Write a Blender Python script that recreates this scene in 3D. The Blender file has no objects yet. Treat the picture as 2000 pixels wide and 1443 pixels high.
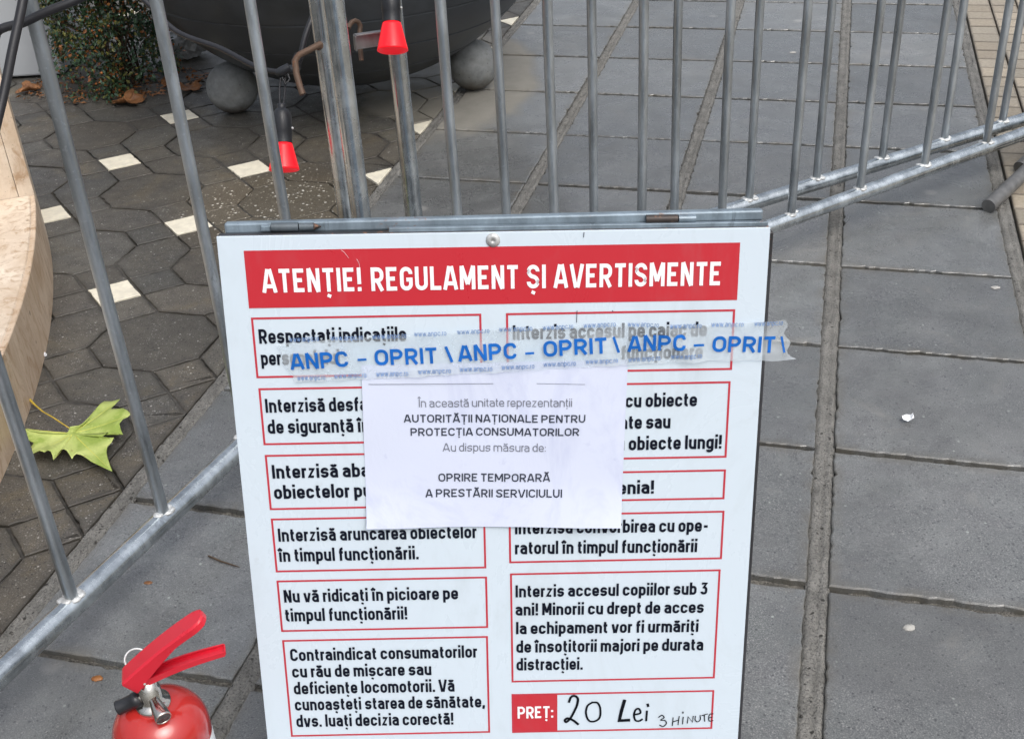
import bpy, bmesh, math, random
from mathutils import Vector, Matrix
R = math.radians
random.seed(7)
sc = bpy.context.scene
col = sc.collection

# ---------------------------------------------------------------- camera, sky, sun, exposure
CAM_H = 1.4
CR = Vector((0.998290483, -0.030941613, -0.049585558))
CU = Vector((0.058447506, 0.528486500, 0.846927334))
CF = Vector((0.0, 0.848377649, -0.529391504))
cam = bpy.data.cameras.new('camera')
cam.lens = 41.93
cam.sensor_width = 36.0
cam.clip_start = 0.02
cam.clip_end = 500
co = bpy.data.objects.new('camera', cam)
col.objects.link(co)
m = Matrix((CR, CU, -CF)).transposed().to_4x4()
m.translation = (0, 0, CAM_H)
co.matrix_world = m
sc.camera = co

SUN_EL, SUN_AZ = 56, 148            # azimuth clockwise from +y
wd = bpy.data.worlds.new("World")
sc.world = wd
wd.use_nodes = True
wt = wd.node_tree
wt.nodes.clear()
sky = wt.nodes.new('ShaderNodeTexSky')
sky.sky_type = 'NISHITA'
sky.sun_disc = False
sky.sun_elevation = R(SUN_EL)
sky.sun_rotation = R(SUN_AZ)
sky.dust_density = 4.0
sky.ozone_density = 1.0
hs = wt.nodes.new('ShaderNodeHueSaturation')
hs.inputs['Saturation'].default_value = 0.40
bg = wt.nodes.new('ShaderNodeBackground')
bg.inputs['Strength'].default_value = 0.12
wo = wt.nodes.new('ShaderNodeOutputWorld')
wt.links.new(sky.outputs[0], hs.inputs['Color'])
# overcast distribution: zenith about three times as bright as the horizon
tc = wt.nodes.new('ShaderNodeTexCoord')
sx = wt.nodes.new('ShaderNodeSeparateXYZ')
wt.links.new(tc.outputs['Generated'], sx.inputs[0])
mr = wt.nodes.new('ShaderNodeMapRange')
mr.inputs['From Min'].default_value = 0.0; mr.inputs['From Max'].default_value = 1.0
mr.inputs['To Min'].default_value = 0.70; mr.inputs['To Max'].default_value = 2.4
wt.links.new(sx.outputs['Z'], mr.inputs['Value'])
vm = wt.nodes.new('ShaderNodeVectorMath'); vm.operation = 'SCALE'
wt.links.new(hs.outputs[0], vm.inputs[0]); wt.links.new(mr.outputs[0], vm.inputs['Scale'])
wt.links.new(vm.outputs[0], bg.inputs['Color'])
wt.links.new(bg.outputs[0], wo.inputs['Surface'])
sl = bpy.data.lights.new('sun', 'SUN')
sl.energy = 0.7
sl.angle = R(40)
sl.color = (1.0, 0.97, 0.93)
so = bpy.data.objects.new('sun', sl)
col.objects.link(so)
so.rotation_euler = (R(90 - SUN_EL), 0, R(180 - SUN_AZ))
so.location = (0, -2, 6)
sc.view_settings.view_transform = 'Standard'
sc.view_settings.look = 'None'
sc.view_settings.exposure = 0.14
sc.view_settings.gamma = 1.0

# ---------------------------------------------------------------- helpers
def link(o, parent=None):
    col.objects.link(o)
    if parent is not None:
        o.parent = parent
    return o

def origin_of(parent):
    v = Vector((0, 0, 0))
    while parent is not None:
        v += Vector(parent.location)
        parent = parent.parent
    return v

class MB:
    """collects faces in world coordinates, then links them as one mesh object"""
    def __init__(self):
        self.v, self.f, self.mi, self.sm = [], [], [], []
    def add(self, vs, fs, mi=0, smooth=False):
        n = len(self.v)
        self.v += [tuple(x) for x in vs]
        for f in fs:
            self.f.append([i + n for i in f]); self.mi.append(mi); self.sm.append(smooth)
    def box(self, c, ax, ay, az, sx, sy, sz, mi=0, bev=0.0):
        c = Vector(c); ax, ay, az = Vector(ax), Vector(ay), Vector(az)
        if bev <= 0:
            vs = [c + ax * (sx / 2 * a) + ay * (sy / 2 * b) + az * (sz / 2 * d) for d in (-1, 1) for b in (-1, 1) for a in (-1, 1)]
            self.add(vs, [(0, 2, 3, 1), (4, 5, 7, 6), (0, 1, 5, 4), (2, 6, 7, 3), (0, 4, 6, 2), (1, 3, 7, 5)], mi)
            return
        bm = bmesh.new()
        bmesh.ops.create_cube(bm, size=1.0)
        for v in bm.verts: v.co = Vector((v.co.x * sx, v.co.y * sy, v.co.z * sz))
        bmesh.ops.bevel(bm, geom=list(bm.edges), offset=bev, segments=2, affect='EDGES', profile=0.5)
        bm.verts.index_update()
        self.add([c + ax * v.co.x + ay * v.co.y + az * v.co.z for v in bm.verts], [[v.index for v in f.verts] for f in bm.faces], mi, False)
        bm.free()
    def tube(self, pts, rad, n=14, closed=False, mi=0, cap=True):
        pts = [Vector(p) for p in pts]
        k = len(pts)
        rads = rad if isinstance(rad, (list, tuple)) else [rad] * k
        tang = []
        for i in range(k):
            a = pts[(i - 1) % k] if (closed or i > 0) else pts[i]
            b = pts[(i + 1) % k] if (closed or i < k - 1) else pts[i]
            tang.append((b - a).normalized())
        t0 = tang[0]
        up = Vector((0, 0, 1)) if abs(t0.z) < 0.9 else Vector((1, 0, 0))
        nx = (up - t0 * up.dot(t0)).normalized()
        vs = []
        for i in range(k):
            t = tang[i]
            nx = (nx - t * nx.dot(t)).normalized()
            ny = t.cross(nx)
            for j in range(n):
                a = 2 * math.pi * j / n
                vs.append(pts[i] + (nx * math.cos(a) + ny * math.sin(a)) * rads[i])
        fs = []
        for i in range(k if closed else k - 1):
            for j in range(n):
                a, b = i * n + j, i * n + (j + 1) % n
                c, d = ((i + 1) % k) * n + (j + 1) % n, ((i + 1) % k) * n + j
                fs.append((a, b, c, d))
        self.add(vs, fs, mi, True)
        if cap and not closed:
            self.add([vs[j] for j in range(n)], [tuple(reversed(range(n)))], mi)
            self.add([vs[(k - 1) * n + j] for j in range(n)], [tuple(range(n))], mi)
    def lathe(self, base, axis, prof, n=32, mi=0, smooth=True):
        base, axis = Vector(base), Vector(axis).normalized()
        up = Vector((0, 0, 1)) if abs(axis.z) < 0.9 else Vector((1, 0, 0))
        nx = (up - axis * up.dot(axis)).normalized(); ny = axis.cross(nx)
        vs = []
        for (r, h) in prof:
            for j in range(n):
                a = 2 * math.pi * j / n
                vs.append(base + axis * h + (nx * math.cos(a) + ny * math.sin(a)) * max(r, 1e-5))
        fs = [(i * n + j, i * n + (j + 1) % n, (i + 1) * n + (j + 1) % n, (i + 1) * n + j) for i in range(len(prof) - 1) for j in range(n)]
        self.add(vs, fs, mi, smooth)
    def blob(self, c, r, mi=0, sub=2, squash=(1, 1, 1), jit=0.0):
        bm = bmesh.new()
        bmesh.ops.create_icosphere(bm, subdivisions=sub, radius=1.0)
        bm.verts.index_update()
        c = Vector(c)
        vs = []
        for v in bm.verts:
            k = r * (1 + random.uniform(-jit, jit))
            vs.append(c + Vector((v.co.x * squash[0], v.co.y * squash[1], v.co.z * squash[2])) * k)
        self.add(vs, [[v.index for v in f.verts] for f in bm.faces], mi, True)
        bm.free()
    def build(self, name, mats, parent=None, label=None):
        o0 = origin_of(parent)
        me = bpy.data.meshes.new(name)
        me.from_pydata([(x - o0.x, y - o0.y, z - o0.z) for x, y, z in self.v], [], self.f)
        if not isinstance(mats, (list, tuple)): mats = [mats]
        for mm in mats: me.materials.append(mm)
        me.polygons.foreach_set('material_index', self.mi)
        me.polygons.foreach_set('use_smooth', self.sm)
        me.update()
        o = bpy.data.objects.new(name, me)
        if label: o['label'] = label
        return link(o, parent)

def thing(name, label, cat, loc, group=None):
    o = bpy.data.objects.new(name, None)
    o.location = loc; o['label'] = label; o['category'] = cat
    if group: o['group'] = group
    return link(o)

def tag(o, label, cat, group=None, kind=None):
    if label: o['label'] = label
    if cat: o['category'] = cat
    if group: o['group'] = group
    if kind: o['kind'] = kind
    return o

def rebase(o):
    """moves a top-level mesh's origin to the middle of its foot"""
    vs = [v.co for v in o.data.vertices]
    c = Vector(((min(v.x for v in vs) + max(v.x for v in vs)) / 2, (min(v.y for v in vs) + max(v.y for v in vs)) / 2, min(v.z for v in vs)))
    o.data.transform(Matrix.Translation(-c)); o.location = c
    return o

def structure(o, label=None):
    o['kind'] = 'structure'
    if label: o['label'] = label
    return o

# ---------------------------------------------------------------- materials
def new_mat(name):
    mt = bpy.data.materials.new(name)
    mt.use_nodes = True
    nt = mt.node_tree
    b = nt.nodes['Principled BSDF']
    return mt, nt, b

def N(nt, typ, **kw):
    n = nt.nodes.new(typ)
    for k, v in kw.items():
        if k.startswith('in_'):
            key = k[3:]
            n.inputs[int(key) if key.isdigit() else key].default_value = v
        else:
            setattr(n, k, v)
    return n

def noise(nt, scale, detail=4, rough=0.55, vec=None, dist=0.0):
    n = N(nt, 'ShaderNodeTexNoise')
    n.inputs['Scale'].default_value = scale; n.inputs['Detail'].default_value = detail
    n.inputs['Roughness'].default_value = rough; n.inputs['Distortion'].default_value = dist
    if vec: nt.links.new(vec, n.inputs['Vector'])
    return n.outputs['Fac']

def ramp(nt, fac, stops):
    r = N(nt, 'ShaderNodeValToRGB')
    el = r.color_ramp.elements
    while len(el) < len(stops): el.new(0.5)
    for e, (p, c) in zip(el, stops):
        e.position = p
        e.color = (c, c, c, 1) if not isinstance(c, tuple) else (*c, 1)
    nt.links.new(fac, r.inputs['Fac'])
    return r.outputs['Color']

def mix(nt, fac, a, b, blend='MIX'):
    n = N(nt, 'ShaderNodeMix', data_type='RGBA', blend_type=blend)
    for sock, val in ((n.inputs[0], fac), (n.inputs[6], a), (n.inputs[7], b)):
        if hasattr(val, 'is_linked') or hasattr(val, 'links'):
            nt.links.new(val, sock)
        else:
            sock.default_value = val if not isinstance(val, tuple) else (*val, 1)
    return n.outputs[2]

def math_(nt, op, a, b=None, clamp=False):
    n = N(nt, 'ShaderNodeMath', operation=op); n.use_clamp = clamp
    for i, val in enumerate((a, b)):
        if val is None: continue
        if hasattr(val, 'links'): nt.links.new(val, n.inputs[i])
        else: n.inputs[i].default_value = val
    return n.outputs[0]

def geo_pos(nt):
    return N(nt, 'ShaderNodeNewGeometry').outputs['Position']

def bump(nt, b, h, strength=0.3, dist=0.002):
    n = N(nt, 'ShaderNodeBump'); n.inputs['Strength'].default_value = strength; n.inputs['Distance'].default_value = dist
    nt.links.new(h, n.inputs['Height']); nt.links.new(n.outputs[0], b.inputs['Normal'])

def simple(name, c, rough=0.5, metal=0.0, var=0.12, scale=30.0, bmp=0.0, coat=0.0, spec=0.5):
    mt, nt, b = new_mat(name)
    p = geo_pos(nt)
    f = noise(nt, scale, 5, 0.6, p)
    c0 = tuple(x * (1 - var) for x in c); c1 = tuple(min(1, x * (1 + var)) for x in c)
    nt.links.new(mix(nt, ramp(nt, f, [(0.3, 0.0), (0.7, 1.0)]), c0, c1), b.inputs['Base Color'])
    nt.links.new(ramp(nt, f, [(0.3, max(0.02, rough - 0.06)), (0.7, min(1, rough + 0.08))]), b.inputs['Roughness'])
    b.inputs['Metallic'].default_value = metal
    b.inputs['Coat Weight'].default_value = coat
    b.inputs['Specular IOR Level'].default_value = spec
    if bmp: bump(nt, b, f, bmp)
    return mt

def dry_mask(nt, p):
    """the patch that stayed dry under and beside the hull: 1 inside"""
    sub = N(nt, 'ShaderNodeVectorMath', operation='SUBTRACT'); nt.links.new(p, sub.inputs[0]); sub.inputs[1].default_value = (-0.16, 4.30, 0)
    mul = N(nt, 'ShaderNodeVectorMath', operation='MULTIPLY'); nt.links.new(sub.outputs[0], mul.inputs[0]); mul.inputs[1].default_value = (1 / 0.36, 1 / 0.62, 0)
    ln = N(nt, 'ShaderNodeVectorMath', operation='LENGTH'); nt.links.new(mul.outputs[0], ln.inputs[0])
    nz = noise(nt, 3.2, 3, 0.5, p)
    d = math_(nt, 'ADD', ln.outputs['Value'], math_(nt, 'MULTIPLY', math_(nt, 'SUBTRACT', nz, 0.5), 0.55))
    return ramp(nt, d, [(0.86, 0.9), (1.0, 0.0)])

def specks(nt, p, scale, thr, keep):
    """small scattered chips: 1 on a chip"""
    v = N(nt, 'ShaderNodeTexVoronoi', feature='F1'); v.inputs['Scale'].default_value = scale; v.inputs['Randomness'].default_value = 1.0
    nt.links.new(p, v.inputs['Vector'])
    near = ramp(nt, v.outputs['Distance'], [(thr, 1.0), (thr + 0.06, 0.0)])
    sep = N(nt, 'ShaderNodeSeparateColor'); nt.links.new(v.outputs['Color'], sep.inputs[0])
    on = math_(nt, 'GREATER_THAN', sep.outputs[0], 1 - keep)
    return math_(nt, 'MULTIPLY', near, on)

def mat_slab():
    mt, nt, b = new_mat('concrete_slab')
    p = geo_pos(nt)
    big = noise(nt, 1.7, 4, 0.6, p); mid = noise(nt, 14, 6, 0.65, p); fine = noise(nt, 420, 3, 0.7, p)
    oi = N(nt, 'ShaderNodeAttribute', attribute_name='tone', attribute_type='GEOMETRY')
    gm = N(nt, 'ShaderNodeAttribute', attribute_name='grime', attribute_type='GEOMETRY').outputs['Fac']
    hue = noise(nt, 9, 3, 0.5, p, 0.5)
    c = mix(nt, ramp(nt, big, [(0.32, 0.0), (0.68, 1.0)]), (0.096, 0.102, 0.101), (0.172, 0.178, 0.175))
    c = mix(nt, ramp(nt, hue, [(0.40, 0.0), (0.62, 0.5)]), c, (0.098, 0.106, 0.102))
    c = mix(nt, ramp(nt, mid, [(0.38, 0.0), (0.72, 0.55)]), c, (0.072, 0.070, 0.074))
    c = mix(nt, ramp(nt, fine, [(0.50, 0.0), (0.70, 0.85)]), c, (0.27, 0.27, 0.266))
    c = mix(nt, ramp(nt, fine, [(0.30, 0.8), (0.45, 0.0)]), c, (0.048, 0.049, 0.052))
    c = mix(nt, math_(nt, 'MULTIPLY', specks(nt, p, 210, 0.26, 0.14), 0.55), c, (0.30, 0.295, 0.285))
    c = mix(nt, math_(nt, 'MULTIPLY', specks(nt, p, 170, 0.30, 0.16), 0.7), c, (0.035, 0.035, 0.038))
    c = mix(nt, math_(nt, 'MULTIPLY', specks(nt, p, 52, 0.10, 0.08), 0.65), c, (0.36, 0.39, 0.36))
    c = mix(nt, math_(nt, 'MULTIPLY', specks(nt, p, 5.5, 0.06, 0.5), 0.45), c, (0.33, 0.32, 0.30))
    streak = noise(nt, 5.5, 6, 0.72, p, 1.5)
    c = mix(nt, ramp(nt, streak, [(0.58, 0.0), (0.70, 0.5)]), c, (0.215, 0.210, 0.195))
    wet = noise(nt, 2.3, 5, 0.65, p, 0.8)
    c = mix(nt, ramp(nt, wet, [(0.50, 0.0), (0.62, 0.38)]), c, (0.066, 0.068, 0.068))
    c = mix(nt, math_(nt, 'MULTIPLY', gm, ramp(nt, mid, [(0.40, 0.0), (0.62, 0.85)])), c, (0.115, 0.108, 0.090))
    c = mix(nt, 1.0, c, oi.outputs['Color'], 'MULTIPLY')
    dm = dry_mask(nt, p)
    dry = mix(nt, ramp(nt, mid, [(0.3, 0.0), (0.7, 1.0)]), (0.185, 0.175, 0.148), (0.245, 0.233, 0.202))
    c = mix(nt, dm, c, dry)
    nt.links.new(c, b.inputs['Base Color'])
    rw = ramp(nt, streak, [(0.34, 0.17), (0.66, 0.44)])
    nt.links.new(mix(nt, dm, rw, (0.85, 0.85, 0.85)), b.inputs['Roughness'])
    b.inputs['Specular IOR Level'].default_value = 0.6
    nt.links.new(math_(nt, 'MULTIPLY', ramp(nt, big, [(0.30, 0.75), (0.62, 0.15)]), math_(nt, 'SUBTRACT', 1.0, dm)), b.inputs['Coat Weight'])
    b.inputs['Coat Roughness'].default_value = 0.16
    bump(nt, b, math_(nt, 'ADD', fine, math_(nt, 'MULTIPLY', mid, 0.6)), 0.18, 0.0014)
    return mt

def mat_paver():
    mt, nt, b = new_mat('dark_paver')
    p = geo_pos(nt)
    big = noise(nt, 2.6, 5, 0.65, p, 0.4); mid = noise(nt, 18, 6, 0.65, p); fine = noise(nt, 330, 3, 0.7, p)
    oi = N(nt, 'ShaderNodeAttribute', attribute_name='tone', attribute_type='GEOMETRY')
    gm = N(nt, 'ShaderNodeAttribute', attribute_name='grime', attribute_type='GEOMETRY').outputs['Fac']
    c = mix(nt, ramp(nt, big, [(0.38, 0.0), (0.62, 1.0)]), (0.060, 0.056, 0.050), (0.100, 0.090, 0.071))
    moss = noise(nt, 3.3, 6, 0.7, p, 0.9)
    c = mix(nt, ramp(nt, moss, [(0.52, 0.0), (0.66, 0.8)]), c, (0.120, 0.097, 0.058))
    c = mix(nt, ramp(nt, mid, [(0.38, 0.0), (0.74, 0.6)]), c, (0.042, 0.039, 0.034))
    c = mix(nt, ramp(nt, fine, [(0.52, 0.0), (0.72, 0.85)]), c, (0.20, 0.195, 0.18))
    c = mix(nt, ramp(nt, fine, [(0.28, 0.85), (0.44, 0.0)]), c, (0.020, 0.020, 0.020))
    c = mix(nt, math_(nt, 'MULTIPLY', specks(nt, p, 190, 0.28, 0.16), 0.75), c, (0.27, 0.265, 0.245))
    c = mix(nt, math_(nt, 'MULTIPLY', specks(nt, p, 150, 0.30, 0.16), 0.8), c, (0.016, 0.016, 0.016))
    c = mix(nt, math_(nt, 'MULTIPLY', specks(nt, p, 80, 0.15, 0.10), 0.8), c, (0.42, 0.41, 0.38))
    c = mix(nt, math_(nt, 'MULTIPLY', gm, ramp(nt, mid, [(0.34, 0.35), (0.58, 1.0)])), c, (0.046, 0.042, 0.035))
    # worn round patch where the aggregate shows
    sub = N(nt, 'ShaderNodeVectorMath', operation='DISTANCE'); nt.links.new(p, sub.inputs[0]); sub.inputs[1].default_value = (-0.66, 3.22, 0)
    wd_ = ramp(nt, math_(nt, 'ADD', sub.outputs['Value'], math_(nt, 'MULTIPLY', math_(nt, 'SUBTRACT', moss, 0.5), 0.25)), [(0.20, 0.85), (0.36, 0.0)])
    agg = mix(nt, ramp(nt, fine, [(0.4, 0.0), (0.62, 1.0)]), (0.058, 0.049, 0.035), (0.140, 0.120, 0.088))
    agg = mix(nt, specks(nt, p, 78, 0.26, 0.20), agg, (0.55, 0.53, 0.47))
    agg = mix(nt, specks(nt, p, 120, 0.28, 0.22), agg, (0.34, 0.31, 0.25))
    c = mix(nt, wd_, c, agg)
    c = mix(nt, 1.0, c, oi.outputs['Color'], 'MULTIPLY')
    dm = dry_mask(nt, p)
    dry = mix(nt, ramp(nt, mid, [(0.3, 0.0), (0.7, 1.0)]), (0.190, 0.176, 0.145), (0.250, 0.234, 0.195))
    c = mix(nt, math_(nt, 'MULTIPLY', dm, 0.85), c, dry)
    nt.links.new(c, b.inputs['Base Color'])
    nt.links.new(ramp(nt, mid, [(0.3, 0.34), (0.7, 0.62)]), b.inputs['Roughness'])
    bump(nt, b, math_(nt, 'ADD', fine, math_(nt, 'MULTIPLY', mid, 0.8)), 0.35, 0.0022)
    return mt

def mat_mortar(name, c0, c1):
    mt, nt, b = new_mat(name)
    p = geo_pos(nt)
    mid = noise(nt, 22, 6, 0.7, p); fine = noise(nt, 260, 3, 0.7, p)
    c = mix(nt, ramp(nt, mid, [(0.32, 0.0), (0.68, 1.0)]), c0, c1)
    c = mix(nt, ramp(nt, fine, [(0.32, 0.9), (0.48, 0.0)]), c, (0.030, 0.028, 0.024))
    c = mix(nt, specks(nt, p, 85, 0.26, 0.16), c, (0.030, 0.028, 0.024))
    c = mix(nt, ramp(nt, fine, [(0.55, 0.0), (0.72, 0.7)]), c, (0.30, 0.285, 0.25))
    nt.links.new(c, b.inputs['Base Color'])
    b.inputs['Roughness'].default_value = 0.8
    bump(nt, b, math_(nt, 'ADD', fine, mid), 0.9, 0.006)
    return mt

def mat_metal(name, c, rough, stain=(0.10, 0.10, 0.10), rust=0.0, metal=0.85, bmp=0.14, zs=0.22):
    mt, nt, b = new_mat(name)
    p = geo_pos(nt)
    mp = N(nt, 'ShaderNodeMapping'); nt.links.new(p, mp.inputs['Vector']); mp.inputs['Scale'].default_value = (1, 1, zs)
    a = noise(nt, 26, 6, 0.65, mp.outputs[0]); f = noise(nt, 150, 4, 0.6, p); g = noise(nt, 9, 5, 0.6, mp.outputs[0], 0.6)
    cc = mix(nt, ramp(nt, a, [(0.34, 0.0), (0.66, 1.0)]), tuple(x * 0.66 for x in c), tuple(min(1, x * 1.25) for x in c))
    dk = noise(nt, 38, 6, 0.75, mp.outputs[0], 1.2)
    cc = mix(nt, ramp(nt, dk, [(0.60, 0.0), (0.70, 0.65)]), cc, tuple(x * 0.38 for x in c))
    cc = mix(nt, ramp(nt, g, [(0.56, 0.0), (0.72, 0.6)]), cc, stain)
    cc = mix(nt, ramp(nt, f, [(0.60, 0.0), (0.74, 0.5)]), cc, tuple(min(1, x * 1.5) for x in c))
    if rust:
        rr = ramp(nt, math_(nt, 'ADD', math_(nt, 'MULTIPLY', f, 0.5), math_(nt, 'MULTIPLY', g, 0.5)), [(0.60 - rust * 0.1, 0.0), (0.66 - rust * 0.1, 1.0)])
        cc = mix(nt, rr, cc, (0.17, 0.075, 0.035))
        nt.links.new(mix(nt, rr, (metal,) * 3, (0.0,) * 3), b.inputs['Metallic'])
    else:
        b.inputs['Metallic'].default_value = metal
    nt.links.new(cc, b.inputs['Base Color'])
    nt.links.new(ramp(nt, a, [(0.3, rough - 0.1), (0.7, rough + 0.14)]), b.inputs['Roughness'])
    bump(nt, b, math_(nt, 'ADD', f, a), bmp, 0.0012)
    return mt

def mat_stone(name='beige_stone', c0=(0.53, 0.43, 0.325), c1=(0.75, 0.65, 0.53)):
    mt, nt, b = new_mat(name)
    p = geo_pos(nt)
    mp = N(nt, 'ShaderNodeMapping'); nt.links.new(p, mp.inputs['Vector']); mp.inputs['Scale'].default_value = (1, 1, 0.35)
    a = noise(nt, 9, 7, 0.65, mp.outputs[0], 0.8); v = noise(nt, 24, 6, 0.7, mp.outputs[0], 1.4); f = noise(nt, 160, 3, 0.6, p)
    c = mix(nt, ramp(nt, a, [(0.3, 0.0), (0.7, 1.0)]), c0, c1)
    c = mix(nt, ramp(nt, v, [(0.50, 0.0), (0.66, 0.85)]), c, (0.34, 0.215, 0.12))
    w_ = noise(nt, 3.5, 5, 0.65, p, 1.0)
    c = mix(nt, ramp(nt, w_, [(0.48, 0.0), (0.64, 0.6)]), c, (0.44, 0.315, 0.20))
    c = mix(nt, ramp(nt, f, [(0.64, 0.0), (0.72, 0.6)]), c, (0.12, 0.085, 0.06))
    c = mix(nt, math_(nt, 'MULTIPLY', specks(nt, p, 24, 0.10, 0.12), 0.8), c, (0.14, 0.095, 0.06))
    nt.links.new(c, b.inputs['Base Color'])
    b.inputs['Roughness'].default_value = 0.55
    bump(nt, b, math_(nt, 'ADD', a, f), 0.15, 0.002)
    return mt

def mat_leaf(name, c0, c1, rough=0.5, trans=0.15):
    mt, nt, b = new_mat(name)
    p = geo_pos(nt)
    f = noise(nt, 28, 5, 0.6, p)
    nt.links.new(mix(nt, ramp(nt, f, [(0.32, 0.0), (0.68, 1.0)]), c0, c1), b.inputs['Base Color'])
    b.inputs['Roughness'].default_value = rough
    return mt

M = {}
M['slab'] = mat_slab(); M['paver'] = mat_paver(); M['mortar'] = mat_mortar('dark_joint_dirt', (0.070, 0.066, 0.057), (0.165, 0.155, 0.134)); M['mortar_pale'] = mat_mortar('sandy_mortar', (0.120, 0.117, 0.107), (0.245, 0.238, 0.218)); M['stone'] = mat_stone(); M['riser'] = mat_stone('brown_stone_riser', (0.46, 0.345, 0.24), (0.66, 0.53, 0.40))  # riser uses darker, browner stone tones than the tread
M['dirt'] = simple('packed_dirt', (0.050, 0.046, 0.040), 0.75, var=0.45, scale=45, bmp=0.3)
M['cream'] = simple('cream_tile', (0.70, 0.655, 0.53), 0.45, var=0.14, scale=35, bmp=0.08)
def mat_brick():
    mt, nt, b = new_mat('tan_brick')
    p = geo_pos(nt)
    f = noise(nt, 90, 5, 0.65, p); g = noise(nt, 4, 4, 0.6, p)
    oi = N(nt, 'ShaderNodeAttribute', attribute_name='tone', attribute_type='GEOMETRY')
    c = mix(nt, ramp(nt, f, [(0.32, 0.0), (0.68, 1.0)]), (0.235, 0.20, 0.15), (0.36, 0.315, 0.245))
    c = mix(nt, ramp(nt, g, [(0.5, 0.0), (0.75, 0.5)]), c, (0.20, 0.18, 0.155))
    c = mix(nt, 1.0, c, oi.outputs['Color'], 'MULTIPLY')
    gm = N(nt, 'ShaderNodeAttribute', attribute_name='grime', attribute_type='GEOMETRY').outputs['Fac']
    c = mix(nt, math_(nt, 'MULTIPLY', gm, 0.75), c, (0.115, 0.098, 0.075))
    nt.links.new(c, b.inputs['Base Color']); b.inputs['Roughness'].default_value = 0.55
    bump(nt, b, f, 0.25, 0.002)
    return mt
M['brick'] = mat_brick()
M['galv'] = mat_metal('galvanised_steel', (0.52, 0.56, 0.58), 0.24, (0.36, 0.39, 0.40), metal=0.95, bmp=0.035, zs=0.6)
M['galv_bar_shaded'] = mat_metal('galvanised_bar_shaded', (0.42, 0.46, 0.49), 0.36, (0.26, 0.28, 0.29), metal=0.85, bmp=0.05)  # same zinc as the rails; the dark horizon reflection is put into the colour
M['weld'] = mat_metal('zinc_weld', (0.62, 0.63, 0.62), 0.5, (0.3, 0.28, 0.25), metal=0.4)
M['bluesteel'] = mat_metal('blue_grey_painted_steel', (0.21, 0.265, 0.31), 0.36, (0.17, 0.20, 0.23), rust=-0.05, metal=0.3)
M['darksteel'] = mat_metal('dark_steel', (0.055, 0.056, 0.062), 0.45, (0.07, 0.05, 0.04), rust=0.2, metal=0.5)
M['plate'] = mat_metal('scuffed_plate', (0.24, 0.24, 0.24), 0.42, (0.16, 0.15, 0.14), metal=0.6)
M['hinge_brown'] = mat_metal('rusted_dark_hinge', (0.05, 0.04, 0.036), 0.5, (0.09, 0.055, 0.035), rust=0.3, metal=0.3)
M['hinge_grey'] = mat_metal('dull_grey_hinge', (0.10, 0.12, 0.135), 0.45, (0.07, 0.075, 0.08), rust=0.0, metal=0.3)
M['rust'] = mat_metal('rusty_rod', (0.12, 0.075, 0.050), 0.55, (0.24, 0.17, 0.12), rust=0.7, metal=0.3)
M['darkleg'] = simple('dark_painted_tube', (0.13, 0.13, 0.128), 0.45, 0.3, 0.25, 40)
M['white'] = simple('white_sheet', (0.555, 0.655, 0.735), 0.28, var=0.02, scale=5, coat=0.15)
M['red_print'] = simple('red_print', (0.58, 0.026, 0.040), 0.30, var=0.05, scale=8)
M['rule_red'] = simple('red_rule', (0.50, 0.035, 0.055), 0.35, var=0.05, scale=8)
M['ink'] = simple('black_print', (0.006, 0.008, 0.017), 0.5, var=0.1, spec=0.12)
M['white_print'] = simple('white_print', (0.84, 0.86, 0.88), 0.35, var=0.02)
M['marker'] = simple('marker_ink', (0.005, 0.006, 0.010), 0.5, var=0.1, spec=0.12)
M['paper'] = simple('white_paper', (0.60, 0.645, 0.78), 0.7, var=0.02, scale=14)
M['toner'] = simple('grey_toner', (0.045, 0.052, 0.075), 0.6, var=0.1, spec=0.15)
M['toner_light'] = simple('pale_toner', (0.16, 0.17, 0.21), 0.5, var=0.1)
M['blue_ink'] = simple('blue_print', (0.010, 0.125, 0.47), 0.45, var=0.12, scale=60, spec=0.2)
M['blue_small'] = simple('faded_blue_print', (0.15, 0.25, 0.47), 0.4, var=0.25, scale=300)
def mat_sheet(name, c, dirt, rough, s1, amt, bmp):
    mt, nt, b = new_mat(name)
    p = geo_pos(nt)
    mp = N(nt, 'ShaderNodeMapping'); nt.links.new(p, mp.inputs['Vector']); mp.inputs['Scale'].default_value = (1, 1, 0.45)
    a = noise(nt, s1, 6, 0.68, mp.outputs[0], 0.9); f = noise(nt, s1 * 5, 4, 0.6, p)
    cc = mix(nt, ramp(nt, a, [(0.52, 0.0), (0.74, amt)]), c, dirt)
    cc = mix(nt, ramp(nt, f, [(0.66, 0.0), (0.76, amt * 0.6)]), cc, dirt)
    nt.links.new(cc, b.inputs['Base Color'])
    nt.links.new(ramp(nt, a, [(0.3, rough - 0.05), (0.7, rough + 0.12)]), b.inputs['Roughness'])
    if bmp: bump(nt, b, a, bmp, 0.004)
    return mt
M['white'] = mat_sheet('white_sheet', (0.595, 0.680, 0.750), (0.46, 0.52, 0.55), 0.26, 9, 0.45, 0.02)
M['paper'] = mat_sheet('white_paper', (0.615, 0.66, 0.795), (0.40, 0.44, 0.64), 0.6, 11, 0.55, 0.2)
M['red_print'] = mat_sheet('red_print', (0.51, 0.024, 0.037), (0.45, 0.075, 0.085), 0.30, 12, 0.5, 0.02)
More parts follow.
